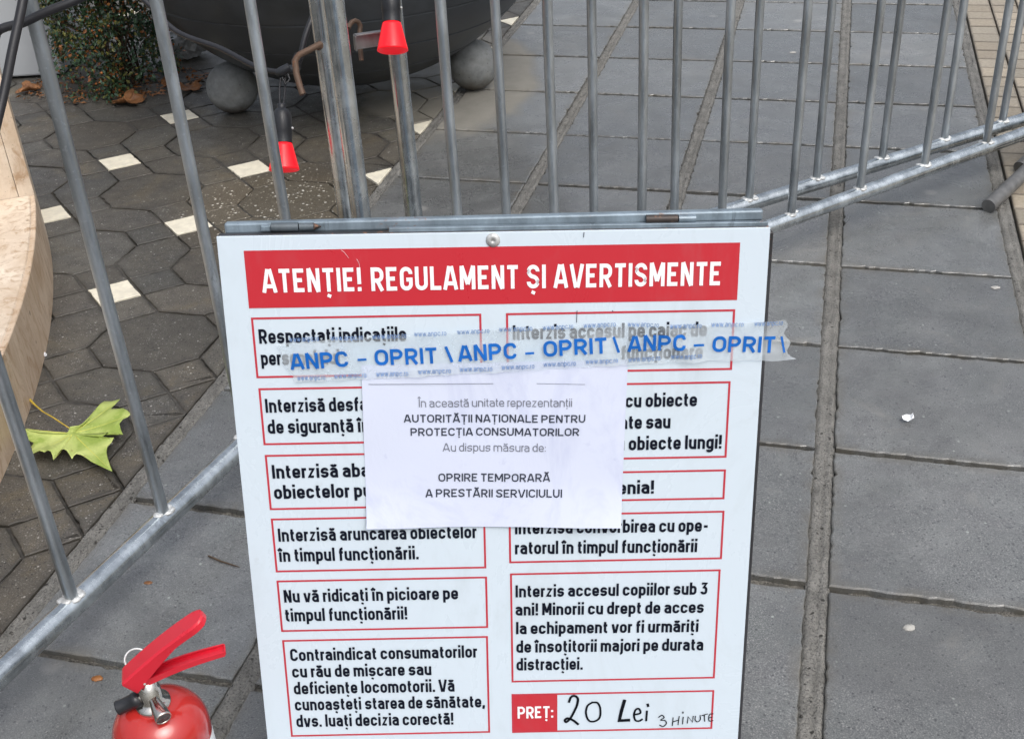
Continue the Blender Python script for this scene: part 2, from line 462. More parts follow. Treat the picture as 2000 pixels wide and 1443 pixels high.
def mat_tape():
    mt, nt, b = new_mat('frosted_tape')
    p = geo_pos(nt)
    f = noise(nt, 13, 3, 0.5, p, 0.5); g = noise(nt, 40, 3, 0.5, p, 0.8)
    b.inputs['Base Color'].default_value = (0.72, 0.79, 0.84, 1)
    b.inputs['Roughness'].default_value = 0.22
    tr = N(nt, 'ShaderNodeBsdfTransparent'); tr.inputs[0].default_value = (0.95, 0.97, 0.98, 1)
    mx = N(nt, 'ShaderNodeMixShader')
    nt.links.new(ramp(nt, math_(nt, 'ADD', math_(nt, 'MULTIPLY', f, 0.7), math_(nt, 'MULTIPLY', g, 0.3)), [(0.36, 0.16), (0.66, 0.52)]), mx.inputs[0])
    nt.links.new(tr.outputs[0], mx.inputs[1]); nt.links.new(b.outputs[0], mx.inputs[2])
    nt.links.new(mx.outputs[0], nt.nodes['Material Output'].inputs['Surface'])
    bump(nt, b, f, 0.14, 0.003)
    return mt
M['tape'] = mat_tape()
M['scratch'] = simple('scratched_print', (0.62, 0.36, 0.38), 0.4, var=0.3, scale=200)
M['ext_red'] = simple('red_enamel', (0.43, 0.024, 0.020), 0.22, var=0.16, scale=6, coat=0.6)
M['lever_red'] = simple('red_powder_coat', (0.58, 0.011, 0.028), 0.33, var=0.08, scale=14, coat=0.25)
M['chrome'] = mat_metal('nickel_plate', (0.66, 0.63, 0.57), 0.2, (0.35, 0.33, 0.28), metal=1.0)
M['black'] = simple('black_plastic', (0.018, 0.019, 0.022), 0.38, var=0.2)
M['cable'] = simple('black_rubber_cable', (0.016, 0.016, 0.019), 0.42, var=0.2)
M['dial'] = simple('dial_face', (0.05, 0.06, 0.06), 0.2, var=0.6, scale=260)
def mat_bulb():
    mt, nt, b = new_mat('red_lamp_plastic')
    b.inputs['Base Color'].default_value = (0.82, 0.004, 0.010, 1)
    b.inputs['Roughness'].default_value = 0.32
    b.inputs['Emission Color'].default_value = (1.0, 0.01, 0.025, 1)
    b.inputs['Emission Strength'].default_value = 0.40
    return mt
M['bulb'] = mat_bulb()
M['concrete'] = simple('grey_concrete', (0.27, 0.28, 0.28), 0.75, var=0.25, scale=16, bmp=0.3)
def mat_ball():
    mt, nt, b = new_mat('dirty_concrete')
    p = geo_pos(nt)
    f = noise(nt, 26, 6, 0.7, p); g = noise(nt, 7, 4, 0.6, p)
    c = mix(nt, ramp(nt, f, [(0.3, 0.0), (0.7, 1.0)]), (0.15, 0.158, 0.158), (0.27, 0.28, 0.275))
    c = mix(nt, ramp(nt, g, [(0.5, 0.0), (0.68, 0.6)]), c, (0.13, 0.125, 0.105))
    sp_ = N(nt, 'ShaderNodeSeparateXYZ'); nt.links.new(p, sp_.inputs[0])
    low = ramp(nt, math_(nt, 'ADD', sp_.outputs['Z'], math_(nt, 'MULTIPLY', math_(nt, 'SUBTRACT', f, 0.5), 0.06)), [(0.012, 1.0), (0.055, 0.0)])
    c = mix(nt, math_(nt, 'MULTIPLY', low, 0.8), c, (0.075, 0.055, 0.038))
    c = mix(nt, specks(nt, p, 90, 0.14, 0.12), c, (0.07, 0.07, 0.068))
    nt.links.new(c, b.inputs['Base Color']); b.inputs['Roughness'].default_value = 0.7
    bump(nt, b, f, 0.45, 0.004)
    return mt
M['concrete'] = mat_ball()
M['hull'] = simple('charcoal_paint', (0.036, 0.041, 0.047), 0.42, var=0.35, scale=9, bmp=0.12)
M['hull_gap'] = simple('black_seam', (0.008, 0.008, 0.009), 0.8)
M['planter'] = simple('white_grey_paint', (0.42, 0.44, 0.455), 0.5, var=0.06, scale=6)
M['leaf_a'] = mat_leaf('dark_green_leaf', (0.020, 0.050, 0.022), (0.045, 0.10, 0.040))
M['leaf_b'] = mat_leaf('blue_green_leaf', (0.04, 0.085, 0.055), (0.10, 0.16, 0.10))
M['leaf_c'] = mat_leaf('olive_leaf', (0.09, 0.10, 0.022), (0.18, 0.17, 0.04))
M['leaf_d'] = mat_leaf('rust_leaf', (0.17, 0.055, 0.015), (0.34, 0.14, 0.035))
M['berry'] = simple('orange_berry', (0.36, 0.12, 0.03), 0.4, var=0.4, scale=30)
M['twig'] = simple('brown_twig', (0.075, 0.05, 0.03), 0.8, var=0.3)
M['plane_leaf'] = mat_leaf('yellow_green_leaf', (0.24, 0.37, 0.03), (0.55, 0.62, 0.14), 0.42)
def mat_plane_leaf():
    mt, nt, b = new_mat('yellow_green_leaf')
    p = geo_pos(nt)
    a = noise(nt, 14, 5, 0.6, p, 0.6); f = noise(nt, 70, 5, 0.65, p, 0.5)
    c = mix(nt, ramp(nt, a, [(0.36, 0.0), (0.64, 1.0)]), (0.26, 0.35, 0.060), (0.52, 0.58, 0.19))
    c = mix(nt, ramp(nt, f, [(0.55, 0.0), (0.75, 0.5)]), c, (0.58, 0.60, 0.20))
    c = mix(nt, math_(nt, 'MULTIPLY', specks(nt, p, 60, 0.12, 0.10), 0.7), c, (0.22, 0.12, 0.03))
    nt.links.new(c, b.inputs['Base Color']); b.inputs['Roughness'].default_value = 0.58
    bump(nt, b, f, 0.5, 0.004)
    return mt
M['plane_leaf'] = mat_plane_leaf()
M['vein'] = simple('yellow_vein', (0.52, 0.52, 0.10), 0.5, var=0.1)
M['stalk'] = simple('ochre_stalk', (0.50, 0.36, 0.045), 0.5, var=0.2)
M['dead'] = mat_leaf('dead_brown_leaf', (0.12, 0.05, 0.018), (0.34, 0.15, 0.055), 0.6)
M['plastic_white'] = simple('crumpled_white_plastic', (0.55, 0.57, 0.58), 0.4, var=0.1)
M['gum'] = simple('old_gum', (0.38, 0.37, 0.34), 0.6, var=0.15, scale=120)

# ---------------------------------------------------------------- ground: slabs, octagon pavers, bricks
YAW = 0.2767391
E1 = Vector((math.cos(YAW), -math.sin(YAW), 0)); E2 = Vector((math.sin(YAW), math.cos(YAW), 0))
GO = Vector((0.4931, 1.4975, 0)); GW, GL = 0.43710, 0.39831
def grid(u, v, z=0.0):
    p = GO + E1 * (u * GW) + E2 * (v * GL)
    return Vector((p.x, p.y, z))

g = MB()
g.add([(-60, -40, -0.016), (60, -40, -0.016), (60, 80, -0.016), (-60, 80, -0.016)], [(0, 1, 2, 3)])
structure(g.build('ground', M['mortar']), 'sandy mortar bed showing between the paving stones')

def inset(poly, d):
    """poly: ccw list of 2D points in metres; convex inset"""
    n = len(poly); out = []
    lines = []
    for i in range(n):
        a, b = poly[i], poly[(i + 1) % n]
        e = (b - a).normalized(); nn = Vector((-e.y, e.x))
        lines.append((a + nn * d, e))
    for i in range(n):
        (p, e), (q, f) = lines[i - 1], lines[i]
        den = e.x * f.y - e.y * f.x
        if abs(den) < 1e-6: out.append(q); continue
        t = ((q.x - p.x) * f.y - (q.y - p.y) * f.x) / den
        out.append(p + e * t)
    return out

def clip_u(poly, umax):
    out = []
    for i in range(len(poly)):
        a, b = poly[i], poly[(i + 1) % len(poly)]
        ia, ib = a[0] <= umax, b[0] <= umax
        if ia: out.append(a)
        if ia != ib:
            t = (umax - a[0]) / (b[0] - a[0]); out.append((umax, a[1] + t * (b[1] - a[1])))
    return out

class Stones(MB):
    def __init__(self):
        super().__init__(); self.tone = []; self.grime = []
    def stone(self, uv, gap, ch=0.0035, depth=0.022, tilt=0.0008, tone=0.08, warm=0.02, sub=0.0, jit=0.0, wear=0.012):
        pts = [Vector(grid(u, v)[:2]) for u, v in uv]
        area = sum(pts[i].x * pts[(i + 1) % len(pts)].y - pts[(i + 1) % len(pts)].x * pts[i].y for i in range(len(pts))) / 2
        if abs(area) < 2e-4: return
        if area < 0: pts.reverse()
        cn = pts
        div = [max(1, round((cn[(i + 1) % len(cn)] - cn[i]).length / sub)) if sub else 1 for i in range(len(cn))]
        def spread(c_):
            return [c_[i] + (c_[(i + 1) % len(c_)] - c_[i]) * (t / div[i]) for i in range(len(c_)) for t in range(div[i])]
        pts = spread(cn)
        n = len(pts); ctr = sum(cn, Vector((0, 0))) / len(cn)
        rings = [spread(inset(cn, d_)) for d_ in (gap, gap + ch * 0.4, gap + ch, gap + ch + wear)]
        jt = [(ctr - p).normalized() * (jit * random.random() ** 2 * (1 if random.random() < 0.85 else 2.2)) for p in pts]
        A, B, Cc, Dd = rings
        gx, gy = (random.uniform(-1, 1) * tilt * 2.4 for _ in range(2)); gz = random.uniform(-1, 1) * tilt
        def zz(p): return gz + (p - ctr).x * gx + (p - ctr).y * gy
        vs = []
        for ring, dz, jk in ((A, None, 1), (A, -ch * 0.7, 1), (B, -ch * 0.25, 1), (Cc, 0, 0.8), (Dd, 0, 0)):
            for k, p in enumerate(ring):
                q = p + jt[k] * jk
                vs.append((q.x, q.y, -depth if dz is None else zz(q) + dz))
        fs = [(k * n + i, k * n + (i + 1) % n, (k + 1) * n + (i + 1) % n, (k + 1) * n + i) for k in range(4) for i in range(n)]
        fs.append(tuple(range(4 * n, 5 * n)))
        self.add(vs, fs)
        t = 1 + random.uniform(-tone, tone); w = random.uniform(-warm, warm)
        self.tone += [(t + w, t, t - w, 1)] * len(vs)
        self.grime += [1.0] * (3 * n) + [0.75] * n + [0.0] * n
    def build(self, name, mats, parent=None):
        o = super().build(name, mats, parent)
        at = o.data.attributes.new('tone', 'FLOAT_COLOR', 'POINT')
        at.data.foreach_set('color', [x for c in self.tone for x in c])
        gr = o.data.attributes.new('grime', 'FLOAT', 'POINT')
        gr.data.foreach_set('value', self.grime)
        return o

s = Stones()
for i in range(-3, 1):
    for j in range(-5, 40):
        du = 0.026
        j0, j1 = j + random.uniform(-0.008, 0.008), j + 1 + random.uniform(-0.008, 0.008)
        s.stone([(i + du, j0), (i + 1 - du, j0), (i + 1 - du, j1), (i + du, j1)], 0.0068, 0.0035, tone=0.20, warm=0.010, sub=0.014 if j < 14 else 0, jit=0.0035, wear=0.022)
structure(s.build('slab_pavement', M['slab']), 'grey square concrete slabs with sandy mortar joints')
mj = MB(); rn = random.Random(21)
for i in range(-3, 2):
    vs, fs = [], []
    cols = [-0.046, -0.034, -0.022, -0.009, 0.004, 0.016, 0.028, 0.046]
    J = [j * 0.04 for j in range(-125, 560)]
    for j in J:
        for k, c_ in enumerate(cols):
            z = -0.0090 if k in (0, len(cols) - 1) else (-0.0048 if k == 4 else -0.0016) + rn.uniform(-0.0030, 0.0012)
            vs.append(grid(i + c_, j, z))
    n_ = len(cols)
    for j in range(len(J) - 1):
        for k in range(n_ - 1): fs.append((j * n_ + k, j * n_ + k + 1, (j + 1) * n_ + k + 1, (j + 1) * n_ + k))
    mj.add(vs, fs, 1, True)
for i in range(-3, 1):
    for j in range(-5, 30):
        vs = []
        for a_ in range(25):
            for c_ in (-0.024, -0.008, 0.008, 0.024):
                vs.append(grid(i + 0.03 + 0.94 * a_ / 24, j + c_, -0.0125 + (0.003 if c_ < 0 else 0.0) + rn.uniform(-0.003, 0.0030)))
        mj.add(vs, [(a_ * 4 + k, (a_ + 1) * 4 + k, (a_ + 1) * 4 + k + 1, a_ * 4 + k + 1) for a_ in range(24) for k in range(3)], 0, False)
structure(mj.build('mortar_joint', [M['mortar'], M['mortar_pale']]), 'rough sandy mortar in the wide joints between slab rows')

# octagons, hexagons and small squares left of the slabs
LU0, LV0, LPU, LPV, CD = -3.03, -0.115, 1.04, 1.03, 0.18
s = Stones(); creams = []
def lat(i, j, a, b): return (LU0 + LPU * (i + a), LV0 + LPV * (j + b))
for i in range(-12, 2):
    for j in range(-5, 18):
        polys = []
        for (x, y) in ((CD, CD), (-CD, CD), (CD, -CD), (-CD, -CD)):
            polys.append([(x + CD, y), (x, y + CD), (x - CD, y), (x, y - CD)])
        c2 = 2 * CD
        polys.append([(CD, 0), (c2, -CD), (1 - c2, -CD), (1 - CD, 0), (1 - c2, CD), (c2, CD)])
        polys.append([(0, CD), (CD, c2), (CD, 1 - c2), (0, 1 - CD), (-CD, 1 - c2), (-CD, c2)])
        polys.append([(c2, CD), (1 - c2, CD), (1 - CD, c2), (1 - CD, 1 - c2), (1 - c2, 1 - CD), (c2, 1 - CD), (CD, 1 - c2), (CD, c2)])
        ctr = [(CD, 0), (0, CD), (-CD, 0), (0, -CD)]
        if not (10 >= j >= 2 and i > -5) or (i, j) in ((-1, 5), (-3, 5)): polys.append(ctr)
        else:
            q = clip_u([lat(i, j, a, b) for a, b in ctr], -3.035)
            if len(q) >= 3: creams.append(q)
        for pl in polys:
            q = clip_u([lat(i, j, a, b) for a, b in pl], -3.035)
            if len(q) >= 3: s.stone(q, 0.0024, 0.0022, tilt=0.0006, tone=0.16, warm=0.03, sub=0.016 if (-5 < i and -2 < j < 9) else 0, jit=0.0022, wear=0.012)
dt = MB(); from mathutils import noise as mn
nu_, nv_ = 70, 190; vs = []
for a_ in range(nu_ + 1):
    for b_ in range(nv_ + 1):
        u_, v_ = -7.6 + 4.56 * a_ / nu_, -1.5 + 11.5 * b_ / nv_
        q = grid(u_, v_); k = mn.noise(Vector((q.x * 3.1, q.y * 3.1, 0))) + 0.7 * mn.noise(Vector((q.x * 13, q.y * 13, 2)))
        vs.append((q.x, q.y, max(-0.0125, min(-0.0010, -0.0050 + 0.0095 * k))))
dt.add(vs, [(a_ * (nv_ + 1) + b_, (a_ + 1) * (nv_ + 1) + b_, (a_ + 1) * (nv_ + 1) + b_ + 1, a_ * (nv_ + 1) + b_ + 1) for a_ in range(nu_) for b_ in range(nv_)], 0, True)
structure(dt.build('joint_dirt', M['dirt']), 'dark packed dirt partly filling the paver joints')
octp = structure(s.build('octagon_pavement', M['paver']), 'dark grey octagon and square pavers')
for q in creams:
    s = Stones(); s.stone(q, 0.004, 0.0015, tilt=0.0002, tone=0.04, sub=0.012, jit=0.0016, wear=0.006)
    if not s.v: continue
    for k in range(len(s.v)):
        x, y, z = s.v[k]; s.v[k] = (x, y, z + 0.0005)
    s.build('cream_tile', M['cream'], octp)

s = Stones()
for i in range(0, 26):
    for j in range(-20, 150):
        u0 = 1.05 + i * 0.232; v0 = j * 0.25 + 0.02
        s.stone([(u0, v0), (u0 + 0.232, v0), (u0 + 0.232, v0 + 0.25), (u0, v0 + 0.25)], 0.0028, 0.0025, tilt=0.0012, tone=0.16, warm=0.02, wear=0.006)
structure(s.build('brick_pavement', M['brick']), 'tan paving bricks beside the slabs')

# ---------------------------------------------------------------- crowd barriers
RT, RB = 0.0190, 0.0106
def rounded_loop(c2, r=0.06, seg=6):
    out = []
    n = len(c2)
    for i in range(n):
        p, q, t = c2[i - 1], c2[i], c2[(i + 1) % n]
        a = q + (p - q).normalized() * r; b = q + (t - q).normalized() * r
        for k in range(seg + 1):
            s_ = k / seg
            out.append(a * (1 - s_) ** 2 + q * (2 * s_ * (1 - s_)) + b * s_ ** 2)
    return out

def barrier(label, p0, d, t_start, t_end, bar_ts, zb=0.10, zt=1.10, feet=(), post_r=None):
    p0, d = Vector(p0), Vector(d).normalized()
    def at(t, z): q = p0 + d * t; return Vector((q.x, q.y, z))
    mid = at((t_start + t_end) / 2, 0)
    root = thing('crowd_barrier', label, 'barrier', mid, 'galvanised crowd barriers')
    f = MB()
    f.tube(rounded_loop([at(t_start, zb), at(t_end, zb), at(t_end, zt), at(t_start, zt)], 0.07), RT, 18, closed=True)
    f.build('frame', M['galv'], root)
    for t in bar_ts:
        b = MB()
        j = random.uniform(-0.003, 0.003)
        b.tube([at(t, zb + 0.012), at(t + j, (zb + zt) / 2), at(t, zt - 0.012)], RB, 12)
        for sgn in (-1, 1):
            for k in range(2):
                nn = Vector((-d.y, d.x, 0)) * sgn
                b.blob(at(t, zb + RT * 0.80) + nn * 0.0075 + d * random.uniform(-0.012, 0.012), 0.0085, mi=1, sub=2, squash=(1.2, 1.1, 0.55), jit=0.12)
        for sgn in (-1, 1):
            b.blob(at(t, zb + RT * 0.9) + d * sgn * 0.012, 0.0075, mi=1, sub=2, squash=(1.3, 1.2, 0.5), jit=0.12)
        b.build('bar', [M['galv_bar_shaded'], M['weld']], root)
    for ft in feet:
        l = MB(); l.tube(ft, 0.0195, 14); l.build('leg', M['darkleg'], root)
    return root, at

b1, at1 = barrier('nearest steel barrier running down the left side beside the fire extinguisher', (-0.725, 1.449, 0), (0.4384, 0.8988, 0), -1.02, 0.919,
                  [-0.81, -0.578, -0.347, -0.116 - 0.116 + 0.001, 0.0, 0.231, 0.479, 0.712])
for tt in (-0.62, ):
    pa = at1(tt, 0); nn = Vector((-0.8988, 0.4384, 0))
    l = MB(); l.tube([pa + nn * 0.28 + Vector((0, 0, 0.02)), pa + nn * 0.2 + Vector((0, 0, 0.055)), pa + Vector((0, 0, 0.06)), pa - nn * 0.2 + Vector((0, 0, 0.055)), pa - nn * 0.28 + Vector((0, 0, 0.02))], 0.0195, 12); l.build('leg', M['darkleg'], b1)
b2, at2 = barrier('front steel barrier behind the white sign, its lower rail crossing nearest the right edge', (0.721, 2.718, 0), (0.855, 0.519, 0), -1.163, 1.22,
                  [-0.95, -0.714, -0.476, -0.232, 0.0, 0.243, 0.487, 0.737, 0.975],
                  feet=[[(1.297, 2.896, 0.018), (1.62, 3.20, 0.085), (1.765, 3.352, 0.10)]])
b3, at3 = barrier('rear steel barrier standing just behind the front one, next to the dark hull', (0.636, 2.82, 0), (0.884, 0.4675, 0), -0.938, 1.42,
                  [-0.711, -0.475, -0.238, 0.0, 0.226, 0.46, 0.694, 0.925, 1.16],
                  feet=[[(1.475, 3.135, 0.018), (1.72, 3.34, 0.085), (1.89, 3.484, 0.10)]])
h = MB()
h.tube([(-0.3245, 2.262, 0.742), (-0.335, 2.248, 0.741), (-0.3506, 2.2381, 0.7364), (-0.366, 2.2345, 0.731), (-0.3745, 2.2300, 0.722), (-0.3735, 2.2157, 0.7006), (-0.3680, 2.203, 0.680), (-0.3635, 2.1949, 0.6673)], 0.0062, 10)
h.blob((-0.330, 2.262, 0.738), 0.010, sub=2, jit=0.15)
h.build('coupling_hook', M['rust'], b1)
def cam_pt(px, py, dep):
    """the point at that pixel of the photograph and that depth, in metres"""
    return Vector((0, 0, CAM_H)) + (CF + CR * ((px - 1000) / 2329.467) - CU * ((py - 721.5) / 2329.467)) * dep
h = MB()
pa, pb = cam_pt(693, 83, 2.37), cam_pt(775, 71, 2.40)
dx = (pb - pa).normalized(); sd = dx.cross(Vector((0, 0, 1))).normalized(); up = sd.cross(dx)
h.box((pa + pb) / 2, dx, sd, up, (pb - pa).length, 0.004, 0.030, bev=0.0012)
h.box((pa + pb) / 2 + up * 0.0155 - sd * -0.006, dx, sd, up, (pb - pa).length, 0.014, 0.003, bev=0.0008)
h.box(pa - dx * 0.001 - sd * -0.006, dx, sd, up, 0.003, 0.014, 0.030, bev=0.0008)
h.build('coupling_plate', M['plate'], b3)
h = MB()
h.tube([cam_pt(706, 119, 2.42), cam_pt(704, 100, 2.42), cam_pt(703, 62, 2.42), cam_pt(704, 51, 2.42), cam_pt(700, 44, 2.415), cam_pt(694, 41, 2.41), cam_pt(687, 44, 2.405), cam_pt(682, 51, 2.40), cam_pt(680, 57, 2.395)], 0.0052, 10)
h.build('coupling_hook', M['rust'], b3)

# ---------------------------------------------------------------- sign board
SO = Vector((-0.310505, 1.178407, 0.855190)); SX = Vector((0.9991169, -0.0133213, -0.0398484)); SD = Vector((-0.0417080, -0.1997966, -0.9789493)); SN = Vector((-0.0050793, -0.9797468, 0.2001758))
def S(u, s_, n=0.0): return SO + SX * u + SD * s_ + SN * n
SW, SH = 0.600, 0.835

# condensed rounded sans drawn as strokes
def round_path(pts, closed=False):
    out = []
    n = len(pts)
    for i, p in enumerate(pts):
        r = p[2] if len(p) > 2 else 0
        q = Vector(p[:2])
        if r <= 0 or (not closed and i in (0, n - 1)): out.append(q); continue
        a_, b_ = Vector(pts[i - 1][:2]), Vector(pts[(i + 1) % n][:2])
        la, lb = (a_ - q).length, (b_ - q).length
        r = min(r, la * (0.5 if closed or i > 1 else 1), lb * (0.5 if closed or i < n - 2 else 1)) if False else min(r, la, lb)
        A = q + (a_ - q).normalized() * r; B = q + (b_ - q).normalized() * r
        for k in range(7):
            th = k / 6 * math.pi / 2
            out.append(q + (A - q) * (1 - math.sin(th)) + (B - q) * (1 - math.cos(th)))
    cl = []
    for p in out:
        if not cl or (p - cl[-1]).length > 1e-5: cl.append(p)
    if closed and (cl[0] - cl[-1]).length < 1e-5: cl.pop()
    return cl

def stroke_quads(path, t, closed):
    n = len(path); L = []; Rr = []
    for i in range(n):
        if closed: a_, b_ = path[i - 1], path[(i + 1) % n]
        else: a_, b_ = path[max(0, i - 1)], path[min(n - 1, i + 1)]
        p = path[i]
        d1 = (p - a_).normalized() if (p - a_).length > 1e-9 else None
        d2 = (b_ - p).normalized() if (b_ - p).length > 1e-9 else None
        d1 = d1 or d2; d2 = d2 or d1
        tg = (d1 + d2)
        tg = tg.normalized() if tg.length > 1e-6 else d1
        nn = Vector((-tg.y, tg.x)); k = 1 / max(0.69, nn.dot(Vector((-d1.y, d1.x))))
        L.append(p + nn * t / 2 * k); Rr.append(p - nn * t / 2 * k)
    fs = [(i, (i + 1) % n, n + (i + 1) % n, n + i) for i in range(n if closed else n - 1)]
    return L + Rr, [tuple(reversed(f)) for f in fs]

def glyphs(t, lw=0.53, cw=0.585, xh=0.735):
    h = t / 2; X = xh; m_ = X - h; b = h; C = 1 - h
    w = lw - t; W = cw - t; r = w * 0.49; rc = W * 0.48; ae = 0.58 * X; wide = lw > 0.55
    asc = 1.02
    G = {}
    dot = [((0, 0.86), (0, 0.86 + t * 1.0))]
    def bowl(x0=0.0, x1=None, y0=None, y1=None):
        x1 = w if x1 is None else x1; y0 = b if y0 is None else y0; y1 = m_ if y1 is None else y1
        return ([(x0, y0, r), (x1, y0, r), (x1, y1, r), (x0, y1, r)], True)
    G['a'] = (w, [([(0, m_ - 0.10), (0, m_, r), (w, m_, r), (w, 0)], False), ([(w, ae), (0, ae, min(r, (ae - b) / 2)), (0, b, min(r, (ae - b) / 2)), (w, b, r), (w, 0.25)], False)])
    G['b'] = (w, [([(0, 0), (0, asc)], False), bowl()])
    G['c'] = (w, [([(w, m_ - 0.17), (w, m_, r), (0, m_, r), (0, b, r), (w, b, r), (w, b + 0.17)], False)])
    G['d'] = (w, [([(w, 0), (w, asc)], False), bowl()])
    G['e'] = (w, [([(w, b + 0.13), (w, b, r), (0, b, r), (0, m_, r), (w, m_, r), (w, X * 0.47), (0, X * 0.47)], False)])
    G['f'] = (0.15, [([(0.22, asc - h), (0.05, asc - h, 0.13), (0.05, 0)], False), ([(-0.07, m_), (0.22, m_)], False)])
    G['g'] = (w, [bowl(), ([(w, X), (w, -0.17, r), (0, -0.17, r), (0, -0.06)], False)])
    G['h'] = (w, [([(0, 0), (0, asc)], False), ([(0, m_ - 0.12), (0, m_, r), (w, m_, r), (w, 0)], False)])
    G['i'] = (0, [([(0, 0), (0, X)], False), (list(dot[0]), False)])
    G['î'] = (0.04, [([(0.02, 0), (0.02, X)], False), ([(-0.13, 0.84), (0.02, 0.97), (0.17, 0.84)], False)])
    G['j'] = (0.02, [([(0.03, X), (0.03, -0.17, 0.12), (-0.10, -0.17)], False), ([(0.03, 0.86), (0.03, 0.86 + t)], False)])
    G['l'] = (0, [([(0, 0), (0, asc)], False)])
    wm = w * 0.92
    G['m'] = (2 * wm, [([(0, 0), (0, X)], False), ([(0, m_ - 0.12), (0, m_, r), (wm, m_, r), (wm, 0)], False), ([(wm, m_ - 0.12), (wm, m_, r), (2 * wm, m_, r), (2 * wm, 0)], False)])
    G['n'] = (w, [([(0, 0), (0, X)], False), ([(0, m_ - 0.12), (0, m_, r), (w, m_, r), (w, 0)], False)])
    G['o'] = (w, [bowl()])
    G['p'] = (w, [([(0, -0.24), (0, X)], False), bowl()])
    G['r'] = (0.12, [([(0, 0), (0, X)], False), ([(0, m_ - 0.15), (0, m_, 0.13), (0.22, m_)], False)])
    G['s'] = (w, [([(w, m_ - 0.13), (w, m_, r), (0, m_, r), (0, X * 0.52, r * 0.5), (w, X * 0.48, r * 0.5), (w, b, r), (0, b, r), (0, b + 0.13)], False)])
    G['t'] = (0.16, [([(0.05, 0.93), (0.05, b, 0.13), (0.22, b)], False), ([(-0.07, m_), (0.22, m_)], False)])
    G['u'] = (w, [([(0, X), (0, b, r), (w, b, r), (w, b + 0.12)], False), ([(w, 0), (w, X)], False)])
    G['v'] = (w, [([(-0.02, X), (w / 2 - h * .45, 0)], False), ([(w + 0.02, X), (w / 2 + h * .45, 0)], False)])
    w3 = w * 0.75; G['w'] = (w3 * 2, [([(-0.02, X), (w3 / 2, 0)], False), ([(w3, X), (w3 / 2, 0)], False), ([(w3, X), (w3 * 1.5, 0)], False), ([(w3 * 2 + 0.02, X), (w3 * 1.5, 0)], False)])
    G['z'] = (w * 0.9, [([(0, m_), (w * 0.9, m_), (0, b), (w * 0.9, b)], False)])
    br = ([(w * 0.12, 0.97), (w * 0.2, 0.86, 0.06), (w * 0.8, 0.86, 0.06), (w * 0.88, 0.97)], False)
    G['ă'] = (w, G['a'][1] + [br])
    def comma(x, y=-0.12): return ([(x + 0.03, y), (x - 0.03, y - 0.13)], False)
    G['ț'] = (0.16, G['t'][1] + [comma(0.09)])
    G['ș'] = (w, G['s'][1] + [comma(w / 2)])
    G['!'] = (0.02, [([(0.01, 0.30), (0.01, 1.0)], False), ([(0.01, 0), (0.01, t)], False)])
    G['.'] = (0.0, [([(0, 0), (0, t)], False)])
    G[':'] = (0.02, [([(0, 0.02), (0, 0.02 + t)], False), ([(0, 0.50), (0, 0.50 + t)], False)])
    G[','] = (0.0, [([(0.01, t), (0.01, 0.02), (-0.04, -0.12)], False)])
    G['-'] = (0.24, [([(-0.02, 0.40), (0.26, 0.40)], False)])
    G['3'] = (w, [([(0, C), (w, C), (w * 0.42, 0.60), (w, 0.58, r), (w, b, r), (0, b, r), (0, b + 0.15)], False)])
    G['A'] = (W + 0.06, [([(-0.03, 0), ((W + 0.06) / 2 - h * .55, 1.0)], False), ([(W + 0.09, 0), ((W + 0.06) / 2 + h * .55, 1.0)], False), ([(0.08, 0.27), (W - 0.02, 0.27)], False)])
    G['C'] = (W, [([(W, C - 0.22), (W, C, rc), (0, C, rc), (0, b, rc), (W, b, rc), (W, b + 0.22)], False)])
    G['E'] = (W * 0.86, [([(W * 0.86 + h * .6, C), (0, C), (0, b), (W * 0.86 + h * .6, b)], False), ([(0, 0.51), (W * 0.78, 0.51)], False)])
    G['G'] = (W, [([(W, C - 0.22), (W, C, rc), (0, C, rc), (0, b, rc), (W, b, rc), (W, 0.46), (W * 0.5, 0.46)], False)])
    G['I'] = (0, [([(0, 0), (0, 1)], False)])
    G['L'] = (W * 0.8, [([(0, 1), (0, b), (W * 0.8 + h, b)], False)])
    G['M'] = (W * 1.32, [([(0, 0), (0, 1)], False), ([(W * 1.32, 0), (W * 1.32, 1)], False), ([(0.01, 1), (W * 0.66, 0.22)], False), ([(W * 1.32 - 0.01, 1), (W * 0.66, 0.22)], False)])
    G['N'] = (W, [([(0, 0), (0, 1)], False), ([(W, 0), (W, 1)], False), ([(0.01, 1), (W - 0.01, 0)], False)])
    P = ([(0, C), (W, C, rc), (W, 0.44, rc), (0, 0.44)], False)
    G['P'] = (W, [([(0, 0), (0, 1)], False), P])
    G['R'] = (W, [([(0, 0), (0, 1)], False), P, ([(W * 0.48, 0.44), (W + 0.01, 0)], False)])
    G['S'] = (W, [([(W, C - 0.2), (W, C, rc), (0, C, rc), (0, 0.54, rc), (W, 0.46, rc), (W, b, rc), (0, b, rc), (0, b + 0.2)], False)])
    G['T'] = (W * 0.92, [([(-h * .7, C), (W * 0.92 + h * .7, C)], False), ([(W * 0.46, 0), (W * 0.46, C)], False)])
    G['U'] = (W, [([(0, 1), (0, b, rc), (W, b, rc), (W, 1)], False)])
    G['V'] = (W + 0.04, [([(-0.03, 1), ((W + 0.04) / 2 - h * .5, 0)], False), ([(W + 0.07, 1), ((W + 0.04) / 2 + h * .5, 0)], False)])
    G['D'] = (W, [([(0, b), (W, b, rc), (W, C, rc), (0, C)], False), ([(0, 0), (0, 1)], False)])
    G['O'] = (W * 1.08, [([(0, b, rc), (W * 1.08, b, rc), (W * 1.08, C, rc), (0, C, rc)], True)])
    G['Ă'] = (W + 0.06, G['A'][1] + [([(W * 0.2, 1.22), (W * 0.3, 1.10, 0.06), (W * 0.7 + 0.06, 1.10, 0.06), (W * 0.8 + 0.06, 1.22)], False)])
